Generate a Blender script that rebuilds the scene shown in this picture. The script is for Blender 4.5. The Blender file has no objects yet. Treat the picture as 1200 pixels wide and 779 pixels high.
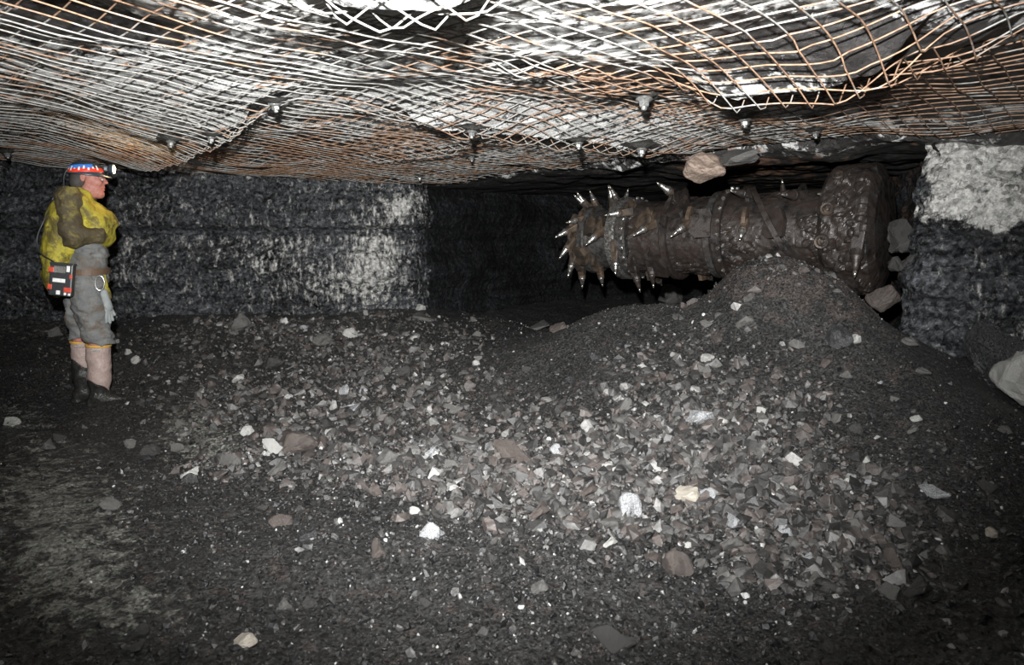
import bpy, bmesh, math, random
import numpy as np
from mathutils import Vector, Matrix, Euler

C = bpy.context.scene.collection
rnd = random.Random(7)
nrg = np.random.default_rng(11)
F, HOR, CAMZ = 850.0, 275.0, 1.30
TH = math.atan((389.5 - HOR) / F)
CT, ST = math.cos(TH), math.sin(TH)

# ------------------------------------------------------------------ view maths
def ray(px, py):
    v = 389.5 - py
    return np.array([px - 600.0, F * CT + v * ST, -F * ST + v * CT])
def at_depth(px, py, d):
    r = ray(px, py); r = r / r[1] * d
    return np.array([r[0], r[1], CAMZ + r[2]])
def at_height(px, py, z):
    r = ray(px, py); r = r * ((z - CAMZ) / r[2])
    return np.array([r[0], r[1], z])
def project(x, y, z):
    zz = z - CAMZ
    d = y * CT - zz * ST
    u = y * ST + zz * CT
    d = np.maximum(d, 0.05)
    return 600 + F * x / d, 389.5 - F * u / d

# ------------------------------------------------------------------ noise
def _hash(ix, iy, iz, seed):
    h = (ix.astype(np.uint32) * np.uint32(374761393) + iy.astype(np.uint32) * np.uint32(668265263)
         + iz.astype(np.uint32) * np.uint32(2147483647) + np.uint32(seed * 974711 + 13))
    h = (h ^ (h >> np.uint32(13))) * np.uint32(1274126177)
    h = (h ^ (h >> np.uint32(16))) * np.uint32(2246822519)
    h = h ^ (h >> np.uint32(15))
    return (h & np.uint32(0xFFFFFF)).astype(np.float64) / float(0xFFFFFF)
def vnoise(x, y, z, seed=0):
    x = np.asarray(x, float); y = np.asarray(y, float) + 0 * x; z = np.asarray(z, float) + 0 * x
    fx, fy, fz = np.floor(x), np.floor(y), np.floor(z)
    ix, iy, iz = fx.astype(np.int64), fy.astype(np.int64), fz.astype(np.int64)
    tx, ty, tz = x - fx, y - fy, z - fz
    tx = tx * tx * (3 - 2 * tx); ty = ty * ty * (3 - 2 * ty); tz = tz * tz * (3 - 2 * tz)
    r = 0
    for a in (0, 1):
        for b in (0, 1):
            for c in (0, 1):
                w = (tx if a else 1 - tx) * (ty if b else 1 - ty) * (tz if c else 1 - tz)
                r = r + w * _hash(ix + a, iy + b, iz + c, seed)
    return r * 2 - 1
def fbm(x, y, z=0.0, octv=4, seed=0, gain=0.5):
    s, a, f = 0, 1.0, 1.0
    for k in range(octv):
        s = s + a * vnoise(x * f + 17.3 * k, y * f - 9.1 * k, z * f + 3.7 * k, seed + k)
        a *= gain; f *= 2.03
    return s
def cells(x, y, z, seed=0):
    """worley: (nearest distance, random value of nearest cell, gap to second)"""
    ix, iy, iz = [np.floor(q).astype(np.int64) for q in (x, y, z)]
    d1 = np.full(x.shape, 9.0); d2 = d1.copy(); v = np.zeros(x.shape)
    for a in (-1, 0, 1):
        for b in (-1, 0, 1):
            for c in (-1, 0, 1):
                jx, jy, jz = ix + a, iy + b, iz + c
                d = np.sqrt((jx + _hash(jx, jy, jz, seed) - x) ** 2 + (jy + _hash(jx, jy, jz, seed + 1) - y) ** 2
                            + (jz + _hash(jx, jy, jz, seed + 2) - z) ** 2)
                r = _hash(jx, jy, jz, seed + 3)
                near = d < d1
                d2 = np.where(near, d1, np.minimum(d2, d))
                v = np.where(near, r, v); d1 = np.where(near, d, d1)
    return d1, v, d2 - d1
def smooth(e0, e1, x):
    t = np.clip((x - e0) / (e1 - e0), 0, 1)
    return t * t * (3 - 2 * t)
def blobs(px, py, items):
    r = np.zeros(np.shape(px))
    for (cx, cy, rx, ry, a) in items:
        r = r + a * np.exp(-(((px - cx) / rx) ** 2 + ((py - cy) / ry) ** 2))
    return r
def rbf(pts, eps):
    P = np.array(pts, float)
    def ker(d): return d * d * np.log(d + 1e-9) * 1.0
    n = len(P)
    D = np.hypot(P[:, None, 0] - P[None, :, 0], P[:, None, 1] - P[None, :, 1])
    A = np.zeros((n + 3, n + 3)); A[:n, :n] = ker(D) + np.eye(n) * eps
    A[:n, n] = 1; A[:n, n + 1:] = P[:, :2]; A[n, :n] = 1; A[n + 1:, :n] = P[:, :2].T
    w = np.linalg.solve(A, np.concatenate([P[:, 2], [0, 0, 0]]))
    def f(x, y):
        r = w[n] + w[n + 1] * x + w[n + 2] * y
        for i in range(n):
            r = r + w[i] * ker(np.hypot(x - P[i, 0], y - P[i, 1]))
        return r
    return f

# ------------------------------------------------------------------ tagging
def tag(o, label, cat, group=None, kind=None):
    o['label'] = label; o['category'] = cat
    if group: o['group'] = group
    if kind: o['kind'] = kind
    return o
def link(name, me, mat=None, parent=None):
    o = bpy.data.objects.new(name, me); C.objects.link(o)
    if mat is not None:
        for m in (mat if isinstance(mat, (list, tuple)) else [mat]): me.materials.append(m)
    if parent is not None: o.parent = parent
    return o
def empty(name, loc, rz=0):
    o = bpy.data.objects.new(name, None); C.objects.link(o)
    o.location = loc; o.rotation_euler = (0, 0, rz); o.empty_display_size = .1
    return o
def mesh_np(name, V, Fc, attrs=None, smooth_shade=False):
    """V (n,3), Fc (m,4) or (m,3) arrays"""
    me = bpy.data.meshes.new(name)
    V = np.asarray(V, np.float32); Fc = np.asarray(Fc, np.int32)
    k = Fc.shape[1]
    me.vertices.add(len(V)); me.vertices.foreach_set('co', V.ravel())
    me.loops.add(Fc.size); me.loops.foreach_set('vertex_index', Fc.ravel())
    me.polygons.add(len(Fc))
    me.polygons.foreach_set('loop_start', np.arange(0, Fc.size, k, dtype=np.int32))
    me.polygons.foreach_set('use_smooth', np.full(len(Fc), smooth_shade, bool))
    if attrs:
        for nm, a in attrs.items():
            at = me.attributes.new(nm, 'FLOAT', 'POINT')
            at.data.foreach_set('value', np.asarray(a, np.float32).ravel())
    me.update(calc_edges=True); me.validate()
    return me
def grid_faces(nr, nc):
    i = np.arange(nr - 1)[:, None] * nc + np.arange(nc - 1)[None, :]
    return np.stack([i, i + 1, i + nc + 1, i + nc], -1).reshape(-1, 4)

# ------------------------------------------------------------------ materials
class NT:
    def __init__(s, name):
        s.m = bpy.data.materials.new(name); s.m.use_nodes = True
        s.t = s.m.node_tree; s.b = s.t.nodes['Principled BSDF']
    def n(s, kind, **kw):
        x = s.t.nodes.new(kind)
        for k, v in kw.items():
            if k in x.inputs: x.inputs[k].default_value = v
            else: setattr(x, k, v)
        return x
    def l(s, a, b): s.t.links.new(a, b)
    def coord(s, kind='Object', scale=None):
        c = s.n('ShaderNodeTexCoord'); o = c.outputs[kind]
        if scale:
            mp = s.n('ShaderNodeMapping'); mp.inputs['Scale'].default_value = scale
            s.l(o, mp.inputs['Vector']); o = mp.outputs['Vector']
        return o
    def noise(s, scale, detail=4, rough=.55, vec=None, dist=0):
        x = s.n('ShaderNodeTexNoise'); x.inputs['Scale'].default_value = scale
        x.inputs['Detail'].default_value = detail; x.inputs['Roughness'].default_value = rough
        x.inputs['Distortion'].default_value = dist
        if vec is not None: s.l(vec, x.inputs['Vector'])
        return x.outputs['Fac']
    def ramp(s, fac, stops):
        x = s.n('ShaderNodeValToRGB'); e = x.color_ramp.elements
        while len(e) < len(stops): e.new(.5)
        for q, (p, c) in zip(e, stops):
            q.position = p; q.color = (c[0], c[1], c[2], 1) if isinstance(c, (tuple, list)) else (c, c, c, 1)
        s.l(fac, x.inputs['Fac']); return x.outputs['Color']
    def math(s, op, a, b=None, clamp=False):
        x = s.n('ShaderNodeMath', operation=op, use_clamp=clamp)
        for i, q in enumerate((a, b)):
            if q is None: continue
            if isinstance(q, (int, float)): x.inputs[i].default_value = q
            else: s.l(q, x.inputs[i])
        return x.outputs[0]
    def mix(s, fac, a, b):
        x = s.n('ShaderNodeMix', data_type='RGBA')
        for sock, q in ((x.inputs[0], fac), (x.inputs[6], a), (x.inputs[7], b)):
            if isinstance(q, (int, float)): sock.default_value = q
            elif isinstance(q, tuple): sock.default_value = (*q, 1)
            else: s.l(q, sock)
        return x.outputs[2]
    def attr(s, name):
        x = s.n('ShaderNodeAttribute', attribute_name=name); return x.outputs['Fac']
    def bump(s, h, strength=.5, dist=.01, prev=None):
        x = s.n('ShaderNodeBump'); x.inputs['Strength'].default_value = strength; x.inputs['Distance'].default_value = dist
        s.l(h, x.inputs['Height'])
        if prev is not None: s.l(prev, x.inputs['Normal'])
        return x.outputs['Normal']
    def facet(s, scale, amount, prev=None, vec=None):
        """broken facets: each little cell leans its own way and glints by itself"""
        v = s.n('ShaderNodeTexVoronoi'); v.inputs['Scale'].default_value = scale
        if vec is not None: s.l(vec, v.inputs['Vector'])
        a = s.n('ShaderNodeVectorMath', operation='SUBTRACT'); s.l(v.outputs['Color'], a.inputs[0]); a.inputs[1].default_value = (.5, .5, .5)
        b = s.n('ShaderNodeVectorMath', operation='SCALE'); s.l(a.outputs[0], b.inputs[0]); b.inputs['Scale'].default_value = amount
        c = s.n('ShaderNodeVectorMath', operation='ADD'); s.l(b.outputs[0], c.inputs[0])
        s.l(prev if prev is not None else s.n('ShaderNodeNewGeometry').outputs['Normal'], c.inputs[1])
        d = s.n('ShaderNodeVectorMath', operation='NORMALIZE'); s.l(c.outputs[0], d.inputs[0])
        return d.outputs[0]
    def out(s, col=None, rough=None, normal=None, metal=None, spec=None):
        for k, q in (('Base Color', col), ('Roughness', rough), ('Metallic', metal), ('Specular IOR Level', spec)):
            if q is None: continue
            if isinstance(q, (int, float)): s.b.inputs[k].default_value = q
            elif isinstance(q, tuple): s.b.inputs[k].default_value = (*q, 1)
            else: s.l(q, s.b.inputs[k])
        if normal is not None: s.l(normal, s.b.inputs['Normal'])
        return s.m

def thresh(T, attr_out, noise_out, gain=4.0):
    """patchy mask: attribute pushes a noise across a threshold"""
    a = T.math('ADD', T.math('MULTIPLY', T.math('SUBTRACT', noise_out, .5), 3.2), attr_out)
    return T.math('ADD', T.math('MULTIPLY', T.math('SUBTRACT', a, .5), gain), .5, clamp=True)

def m_ground():
    T = NT('mine_floor_muck'); o = T.coord('Object')
    base = T.ramp(T.noise(45, 6, .7, o), [(.34, (.009, .009, .009)), (.56, (.033, .0325, .0315)), (.72, (.075, .073, .070)), (.84, (.18, .175, .17))])
    big = T.ramp(T.noise(2.2, 3, .6, o), [(.3, .55), (.7, 1.35)])
    mul = T.n('ShaderNodeMix', data_type='RGBA', blend_type='MULTIPLY'); mul.inputs[0].default_value = 1
    T.l(base, mul.inputs[6]); T.l(big, mul.inputs[7])
    col = T.mix(thresh(T, T.attr('brown'), T.noise(9, 6, .65, o), 2.2), mul.outputs[2], (.056, .045, .040))
    fine = T.noise(13, 10, .76, o, .3)
    col = T.mix(T.math('MULTIPLY', thresh(T, T.attr('dust'), fine, 5), .85), col, T.ramp(T.noise(60, 4, .7, o), [(.3, (.08, .08, .07)), (.7, (.34, .34, .295))]))
    nb = T.bump(T.noise(120, 6, .75, o), .9, .012)
    nb = T.bump(T.noise(28, 5, .7, o), .7, .03, nb)
    nb = T.facet(95, 1.1, nb, o)
    return T.out(col, T.ramp(T.noise(70, 3, .6, o), [(.4, .38), (.6, .75)]), nb, spec=.5)
def m_roof():
    T = NT('dusted_roof_rock'); o = T.coord('Object', (1, 1, 1))
    fine = T.noise(7, 10, .72, o, .35)
    dark = T.ramp(T.noise(30, 5, .65, o), [(.3, (.012, .012, .012)), (.6, (.045, .042, .04)), (.8, (.14, .135, .13))])
    white = T.ramp(T.noise(40, 5, .7, o), [(.25, (.34, .34, .33)), (.55, (.7, .7, .68))])
    k = thresh(T, T.attr('dust'), fine, 5)
    ck = T.ramp(T.math('ABSOLUTE', T.math('SUBTRACT', T.noise(2.6, 8, .62, o, .5), .5)), [(.006, 1.0), (.022, 0.0)])
    k = T.math('MULTIPLY', k, T.math('SUBTRACT', 1.0, ck))
    col = T.mix(k, dark, white)
    col = T.mix(T.math('MULTIPLY', thresh(T, T.attr('brown'), T.noise(7, 5, .6, o), 3), .8), col, (.22, .13, .085))
    nb = T.bump(T.noise(60, 6, .7, o), .7, .015)
    nb = T.bump(fine, .6, .05, nb)
    return T.out(col, T.math('ADD', T.math('MULTIPLY', k, .4), .42), nb, spec=.4)
def m_coal(name='coal_seam_face', k0=1.0, fac=1.0, rlo=.22, spec=.55):
    T = NT(name); o = T.coord('Object')
    st = T.coord('Object', (1, 1, 1.15)); up = T.coord('Object', (1, 1, .4))
    base = T.ramp(T.noise(24, 7, .72, st), [(.3, (.006 * k0, .0063 * k0, .0068 * k0)), (.52, (.026 * k0, .0275 * k0, .030 * k0)), (.7, (.085 * k0, .09 * k0, .097 * k0)), (.85, (.26 * k0, .27 * k0, .28 * k0))])
    big = T.ramp(T.noise(1.7, 4, .65, o), [(.3, .35), (.5, .95), (.7, 1.7)])
    mul = T.n('ShaderNodeMix', data_type='RGBA', blend_type='MULTIPLY'); mul.inputs[0].default_value = 1
    T.l(base, mul.inputs[6]); T.l(big, mul.inputs[7])
    band = T.ramp(T.noise(1.0, 5, .6, T.coord('Object', (.5, .5, 10))), [(.36, .35), (.6, 1.2)])
    mu2 = T.n('ShaderNodeMix', data_type='RGBA', blend_type='MULTIPLY'); mu2.inputs[0].default_value = .8
    T.l(mul.outputs[2], mu2.inputs[6]); T.l(band, mu2.inputs[7]); mul = mu2
    k = thresh(T, T.attr('dust'), T.noise(19, 10, .76, up), 2.6)
    col = T.mix(k, mul.outputs[2], T.ramp(T.noise(30, 6, .75, o), [(.3, (.2, .2, .195)), (.62, (.66, .65, .61))]))
    col = T.mix(T.math('MULTIPLY', thresh(T, T.attr('brown'), T.noise(7, 5, .6, o), 3), .8), col, (.05, .034, .027))
    nb = T.bump(T.noise(110, 6, .75, st), .9 if spec > .3 else .3, .012)
    nb = T.bump(T.noise(11, 5, .65, st), .8, .07, nb)
    nb = T.facet(30, 1.0 * fac, nb, st)
    r = T.ramp(T.noise(30, 3, .6, o), [(.4, rlo), (.62, rlo + .33)])
    return T.out(col, T.math('ADD', r, T.math('MULTIPLY', k, .35), clamp=True), nb, spec=spec)
def m_rock(name, c0, c1, rough=.5, spec=.5, scale=30, glints=0.0):
    T = NT(name); o = T.coord('Object')
    n = T.noise(scale, 6, .7, o)
    col = T.ramp(n, [(.3, c0), (.68, c1)])
    if glints:
        col = T.mix(T.ramp(T.noise(scale * 2.3, 4, .7, o), [(.55, 0.0), (.66, glints)]), col, (.5, .5, .5))  # pale flecks in the base colour stand in for glints
    nb = T.bump(T.noise(scale * 2, 5, .7, o), .6, .012)
    return T.out(col, T.ramp(T.noise(scale, 3, .5, o), [(.4, max(.1, rough - .15)), (.6, min(1, rough + .2))]), nb, spec=spec)
def m_wire():
    T = NT('roof_mesh_wire'); o = T.coord('Object')
    k = thresh(T, T.attr('rust'), T.noise(3.0, 5, .7, o), 4)
    col = T.mix(k, T.ramp(T.noise(30, 3, .6, o), [(.3, (.17, .165, .15)), (.6, (.37, .36, .335))]),
                T.ramp(T.noise(25, 4, .65, o), [(.3, (.12, .065, .038)), (.62, (.34, .215, .14))]))
    return T.out(col, .62, T.bump(T.noise(150, 3, .6, o), .4, .003), spec=.4)
def m_steel(name, c0, c1, rough=.38, metal=.75, scale=14, mud=None, mudamt=.5):
    T = NT(name); o = T.coord('Object')
    n = T.noise(scale, 6, .65, o)
    col = T.ramp(n, [(.3, c0), (.7, c1)])
    met = metal; rg = T.ramp(T.noise(scale * 2, 4, .6, o), [(.35, max(.12, rough - .18)), (.65, min(.95, rough + .2))])
    if mud:
        k = T.math('MULTIPLY', T.math('SUBTRACT', T.noise(6, 6, .65, o), 1 - mudamt - .12), 6, clamp=True)
        col = T.mix(k, col, mud); met = T.math('SUBTRACT', metal, T.math('MULTIPLY', k, metal))
        rg = T.math('ADD', rg, T.math('MULTIPLY', k, .12), clamp=True)
    return T.out(col, rg, T.bump(T.noise(60, 5, .7, o), .5, .006), met, .5)
def m_cloth(name, c0, c1, dirt, amt=.4, rough=.8, scale=9, sheen=0):
    T = NT(name); o = T.coord('Object')
    col = T.ramp(T.noise(scale, 5, .6, o), [(.3, c0), (.7, c1)])
    k = T.math('MULTIPLY', T.math('SUBTRACT', T.noise(7, 7, .7, o, .4), 1 - amt), 9, clamp=True)
    col = T.mix(T.math('MULTIPLY', k, .85), col, dirt)
    nb = T.bump(T.noise(26, 4, .6, o, 1.2), .5, .02)
    return T.out(col, rough, T.bump(T.noise(300, 2, .5, o), .25, .002, nb), spec=.35)
def m_plain(name, col, rough=.5, metal=0, emit=None, es=1):
    T = NT(name); o = T.coord('Object')
    c2 = tuple(max(0, q * .7) for q in col)
    T.out(T.ramp(T.noise(40, 3, .6, o), [(.3, c2), (.6, col)]), rough, T.bump(T.noise(120, 3, .6, o), .15, .002), metal)
    if emit:
        T.b.inputs['Emission Color'].default_value = (*emit, 1); T.b.inputs['Emission Strength'].default_value = es
    return T.m

M = dict(
    ground=m_ground(), roof=m_roof(), coal=m_coal(k0=1.55, rlo=.13), coal_shaded=m_coal('shaded_dull_coal_face', .42, .2, .6, .15), wire=m_wire(),  # second coal is a darkened copy, shade of the unlit heading in its colour
    lump_black=m_rock('black_coal', (.006, .006, .0065), (.035, .036, .038), .34, .6, 25, .35),
    lump_dark=m_rock('dark_shale', (.015, .0145, .014), (.06, .058, .054), .55, .45),
    lump_grey=m_rock('grey_shale', (.05, .049, .046), (.15, .147, .138), .6, .4),
    lump_pale=m_rock('pale_stone', (.22, .22, .205), (.46, .455, .43), .65, .4),
    lump_tan=m_rock('tan_stone', (.3, .27, .22), (.46, .42, .36), .7, .35, 18),
    lump_brown=m_rock('brown_mudstone', (.042, .035, .031), (.10, .083, .074), .6, .4, 18),
    lump_pink=m_rock('pinkish_stone', (.13, .095, .075), (.36, .28, .225), .6, .4, 14),
    lump_silver=m_rock('bright_coal', (.02, .021, .023), (.46, .47, .48), .28, .8, 22, .8),
    gravel=m_rock('coal_grit', (.008, .008, .008), (.05, .049, .047), .32, .7, 35, .3),
    gravel_grey=m_rock('grey_grit', (.035, .034, .032), (.11, .107, .1), .45, .55, 35, .3),
    steel=m_steel('dark_wet_steel', (.05, .048, .045), (.16, .155, .15), .34, .8, 14, (.022, .018, .015), .42),
    bright=m_steel('worn_pick_steel', (.25, .24, .22), (.6, .58, .55), .26, .9, 25),
    tip=m_plain('carbide_tip', (.72, .68, .58), .2, .9),
    muddy=m_steel('muddy_steel', (.010, .009, .0085), (.05, .045, .042), .33, .4, 9, (.024, .0175, .0145), .5),
    brownplate=m_steel('rusty_brown_plate', (.06, .042, .03), (.15, .108, .075), .42, .3, 10, (.022, .017, .013), .5),
    bolt=m_steel('galvanised_bolt', (.16, .16, .155), (.36, .36, .345), .4, .6, 30),
    plate=m_steel('dusty_plate', (.09, .088, .08), (.24, .235, .22), .5, .4, 20),
)

# ------------------------------------------------------------------ plan of the place
LEFT_RIB = [(-9.5, 7.45), (-6.5, 7.75), (-4.0, 7.95), (-2.2, 8.05), (-1.25, 8.2), (-0.95, 8.55)]
HEAD_RIB = [(-0.98, 8.5), (-0.72, 9.0), (-0.25, 9.8), (0.35, 10.8), (1.2, 11.5), (2.6, 12.0), (4.5, 12.2)]
CUT_RIB = [(4.4, 12.2), (4.2, 9.0), (3.85, 7.2), (3.6, 6.5), (3.25, 5.85), (2.98, 5.36)]
RIGHT_RIB = [(2.93, 5.4), (3.03, 5.22), (3.25, 5.12), (3.8, 4.95), (4.6, 4.6), (6.2, 4.0), (8.0, 3.2)]
BROW = [(-1.6, 8.6), (-0.75, 8.45), (0.0, 7.95), (0.5, 7.5), (1.2, 6.75), (1.75, 6.25), (2.3, 5.7), (2.8, 5.25), (3.2, 5.1), (3.8, 4.95), (4.6, 4.6), (6.2, 4.0), (8, 3.2)]

def poly_sd(x, y, P, closed=False):
    """distance to polyline, signed: + on the right-hand side of travel; also arc fraction"""
    best = np.full(np.shape(x), 1e9); sg = np.zeros(np.shape(x)); fr = np.zeros(np.shape(x))
    P = np.array(P, float); L = np.hypot(*(P[1:] - P[:-1]).T); tot = L.sum(); acc = 0
    for i in range(len(P) - 1):
        a, b = P[i], P[i + 1]; d = b - a
        t = np.clip(((x - a[0]) * d[0] + (y - a[1]) * d[1]) / (d @ d), 0, 1)
        q = np.hypot(x - a[0] - t * d[0], y - a[1] - t * d[1])
        cr = (x - a[0]) * d[1] - (y - a[1]) * d[0]
        m = q < best
        best = np.where(m, q, best); sg = np.where(m, np.sign(cr), sg); fr = np.where(m, (acc + t * L[i]) / tot, fr)
        acc += L[i]
    return best * sg, fr
def mined(x, y):
    """positive in front of the ribs and the brow"""
    P = LEFT_RIB[:-1] + BROW[1:]
    return poly_sd(x, y, P)[0]

ground_base = rbf([(-8, 1, 0), (-4, 1, 0), (0, 1, 0), (4, 1, 0), (8, 1, .0), (-8, 4, .0), (-4, 3.5, 0), (-1.5, 3, 0), (0, 2.5, 0), (1, 2.6, 0), (2, 2.6, .0), (3.5, 2.8, .02),
                   (-8, 7, .3), (-3.3, 5.57, 0), (-3.0, 5.3, 0), (-2.6, 5.6, .02), (-4.5, 6.5, .12), (-6, 7.6, .4), (-4, 7.85, .4), (-2.3, 7.9, .42), (-3.2, 6.6, .14), (-1.6, 6.6, .2), (-1, 7.9, .42), (-1.2, 5, .06),
                   (-.3, 4.2, .05), (.3, 3.4, .04), (-.3, 8.2, .28), (.0, 9.3, .22), (1, 10.5, .2), (3.5, 11, .2), (0, 7, .3), (0.2, 5.2, .26),
                   (.45, 6.2, .52), (.8, 6.0, .66), (1.2, 5.75, .75), (1.1, 5.2, .56), (1.5, 5.2, .82), (2.3, 4.65, .74), (1.75, 4.75, .66), (1.75, 4.3, .4), (1.2, 4.5, .38), (2.7, 4.6, .58), (2.3, 3.8, .24), (1.2, 3.6, .12), (3.27, 4.95, .38), (3.5, 4.85, .18), (3.1, 4.6, .32), (3.1, 4.0, .18), (4.6, 4.4, .1), (4.0, 3.6, .1), (6, 3.6, .2), (8, 3, .2),
                   (1.88, 5.25, 1.15), (1.65, 5.4, 1.08), (2.15, 5.05, 1.02), (2.35, 4.98, .90), (2.55, 5.0, .70), (2.85, 5.1, .58), (2.95, 5.5, .55), (1.5, 5.6, .86), (1.2, 6.3, .55), (2.0, 6.3, .5), (3.0, 6.0, .45), (2.5, 7.5, .2)], .0015)
# working height map of the floor
GX0, GX1, GY0, GY1, GS = -9.6, 8.2, .6, 12.6, .03
gx = np.arange(GX0, GX1, GS); gy = np.arange(GY0, GY1, GS)
def rub_mask(px, py):
    return np.clip(blobs(px, py, [(420, 440, 150, 90, .9), (600, 530, 190, 70, .9), (830, 560, 190, 90, .8), (820, 450, 160, 70, .55), (270, 500, 90, 60, .5), (980, 640, 110, 60, .5), (120, 430, 120, 40, .3), (300, 385, 120, 20, .4)]), 0, 1)
def ground_z(x, y):
    b = ground_base(x, y)
    px, py = project(x, y, b)
    rub = rub_mask(px, py)
    z = b + .05 * fbm(x * 1.4, y * 1.4, 0, 3, 3) + .016 * fbm(x * 5, y * 5, 1.3, 3, 5)
    d1, v, gap = cells(x * 7, y * 7, np.zeros_like(x) + .5, 8)
    d1b, vb, gapb = cells(x * 15, y * 15, np.zeros_like(x) + .5, 28)
    z = z + rub * (.028 * (v - .5) * smooth(0, .25, gap) + .014 * (vb - .4)) + .006 * (vb - .5)
    return z
XX, YY = np.meshgrid(gx, gy)
GZ = ground_z(XX, YY)
def gz(x, y):
    fx = np.clip((np.asarray(x) - GX0) / GS, 0, len(gx) - 1.001); fy = np.clip((np.asarray(y) - GY0) / GS, 0, len(gy) - 1.001)
    i = fx.astype(int); j = fy.astype(int); tx = fx - i; ty = fy - j
    return (GZ[j, i] * (1 - tx) + GZ[j, i + 1] * tx) * (1 - ty) + (GZ[j + 1, i] * (1 - tx) + GZ[j + 1, i + 1] * tx) * ty
def hit_ground(px, py):
    r = ray(px, py); ys = np.arange(1.4, 12, .01)
    x = r[0] / r[1] * ys; z = CAMZ + r[2] / r[1] * ys
    k = np.nonzero(z < gz(x, ys))[0]
    k = k[0] if len(k) else len(ys) - 1
    return x[k], ys[k], float(gz(x[k], ys[k]))

def pxline(pts, z=2.05):
    return [tuple(at_height(a, b, z)[:2]) for a, b in pts]
CREASES = [  # roof sags: (line on the roof, sag depth, width of the sagging lobe)
    (pxline([(140, 186), (200, 165), (250, 137), (300, 112), (345, 106), (400, 116)]), .17, .9),
    (pxline([(380, 114), (500, 131), (600, 141), (700, 150), (800, 161), (860, 166)]), .16, .9),
    (pxline([(290, 4), (360, 18), (430, 26), (500, 27), (570, 16), (640, -6)], 1.88), .12, .6),
    (pxline([(760, 84), (880, 76), (970, 60), (1050, 36), (1120, 8)]), .17, .8),
    (pxline([(950, 84), (1040, 70), (1110, 52), (1230, 26)]), .10, .5),
    (pxline([(400, 172), (450, 170), (500, 165), (560, 158), (640, 160)]), .08, .5),
    (pxline([(0, 150), (60, 150), (130, 160)]), .03, .4),
    (pxline([(560, 66), (640, 76), (760, 82)]), .04, .4),
]
roof_base = rbf([(-9, 7, 2.1), (-6.5, 7.7, 2.08), (-5.2, 7.7, 2.06), (-4, 7.9, 2.02), (-3, 8.0, 1.97), (-1.6, 8.2, 1.9), (-1, 8.4, 1.9), (.4, 7.5, 2.0), (1.2, 6.7, 2.03), (2.3, 5.6, 2.03), (3, 5.1, 2.03), (4.6, 4.6, 2.06), (7, 3.6, 2.08),
                 (-4, 5.5, 2.1), (-6, 4, 2.12), (0, 5.5, 2.06), (-2, 4, 2.08), (2, 3.6, 2.08), (0, 3.2, 2.06), (-2, 2, 2.12), (2, 2, 2.1), (4, 2.5, 2.12), (0, 1.5, 2.02), (-.3, 2.2, 2.0), (0, 10, 1.9), (4, 10, 1.9), (-5, 1.5, 2.12), (-8, 1, 2.1), (7, 1, 2.1)], .01)
def roof_z(x, y, soft=0.0):
    z = roof_base(x, y)
    for P, amp, w in CREASES:
        d, fr = poly_sd(x, y, P)
        if not soft: d = d + .05 * fbm(x * 3, y * 3, .2, 2, 31)
        end = smooth(0, .3, fr) * smooth(1, .7, fr)
        s = np.where(d >= 0, np.clip(1 - d / w, 0, 1) ** 1.6, smooth(-.09 - soft, 0, d))
        z = z - amp * end * s
    z = z + .03 * fbm(x * .9, y * .9, 5.1, 2, 41)
    return z
def roof_rock_z(x, y):
    z = roof_z(x, y) + .014 + .012 * fbm(x * 3.2, y * 3.2, 2.2, 4, 47)
    d1, v, gap = cells(x * 2.6, y * 3.4, np.zeros_like(x) + .5, 51)
    px, py = project(x, y, z)
    z = z + .02 * (v - .2) * smooth(0, .15, gap)
    z = z + np.clip(blobs(px, py, [(70, 28, 70, 26, .11), (165, 48, 60, 14, .08), (960, 45, 90, 40, .06), (1120, 90, 80, 35, .05)]), 0, .11)
    m = mined(x, y) + .10 * fbm(x * 2.2, y * 2.2, 7, 3, 55)
    cut = 1.93 - .05 * fbm(x * 2, y * 2, 3, 4, 57)
    t = smooth(.05, -.07, m)
    inside = poly_sd(x, y, BROW[1:8])
    return z * (1 - t) + np.minimum(cut, z - .03) * t

# ------------------------------------------------------------------ floor
def fan(y0, y1, ratio, t0, t1, nc, pad):
    ys = [y0]
    while ys[-1] < y1: ys.append(ys[-1] * ratio)
    ys = np.array(ys); t = np.linspace(t0, t1, nc)
    Y = np.repeat(ys[:, None], nc, 1); X = t[None, :] * (Y + pad)
    return X, Y, grid_faces(len(ys), nc)
X, Y, FC = fan(1.0, 12.5, 1.0062, -.98, .95, 760, 1.2)
Z = ground_z(X, Y)
px, py = project(X, Y, Z)
dust = .0 + blobs(px, py, [(60, 560, 90, 60, .38), (110, 640, 90, 60, .42), (40, 700, 80, 60, .4), (170, 720, 70, 40, .42), (30, 600, 60, 60, .2), (230, 490, 60, 60, .38), (250, 520, 70, 30, .28), (60, 385, 70, 16, .4), (200, 400, 60, 14, .3), (20, 490, 40, 30, .3), (1190, 430, 25, 40, .4)]) \
    - blobs(px, py, [(660, 430, 70, 45, .2), (1060, 460, 80, 60, .15), (300, 410, 50, 25, .2)])
brown = .15 + blobs(px, py, [(930, 330, 110, 35, .55), (1040, 368, 60, 20, .5), (600, 545, 110, 40, .34), (700, 590, 120, 40, .3), (960, 630, 90, 60, .35), (880, 540, 120, 60, .2), (330, 520, 60, 30, .25), (500, 480, 90, 40, .2)])
me = mesh_np('floor', np.stack([X, Y, Z], -1).reshape(-1, 3), FC, dict(dust=dust, brown=brown), False)
o = link('floor', me, M['ground']); o['kind'] = 'structure'; o['label'] = 'uneven black mine floor of trampled coal muck rising to the heap'

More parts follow.
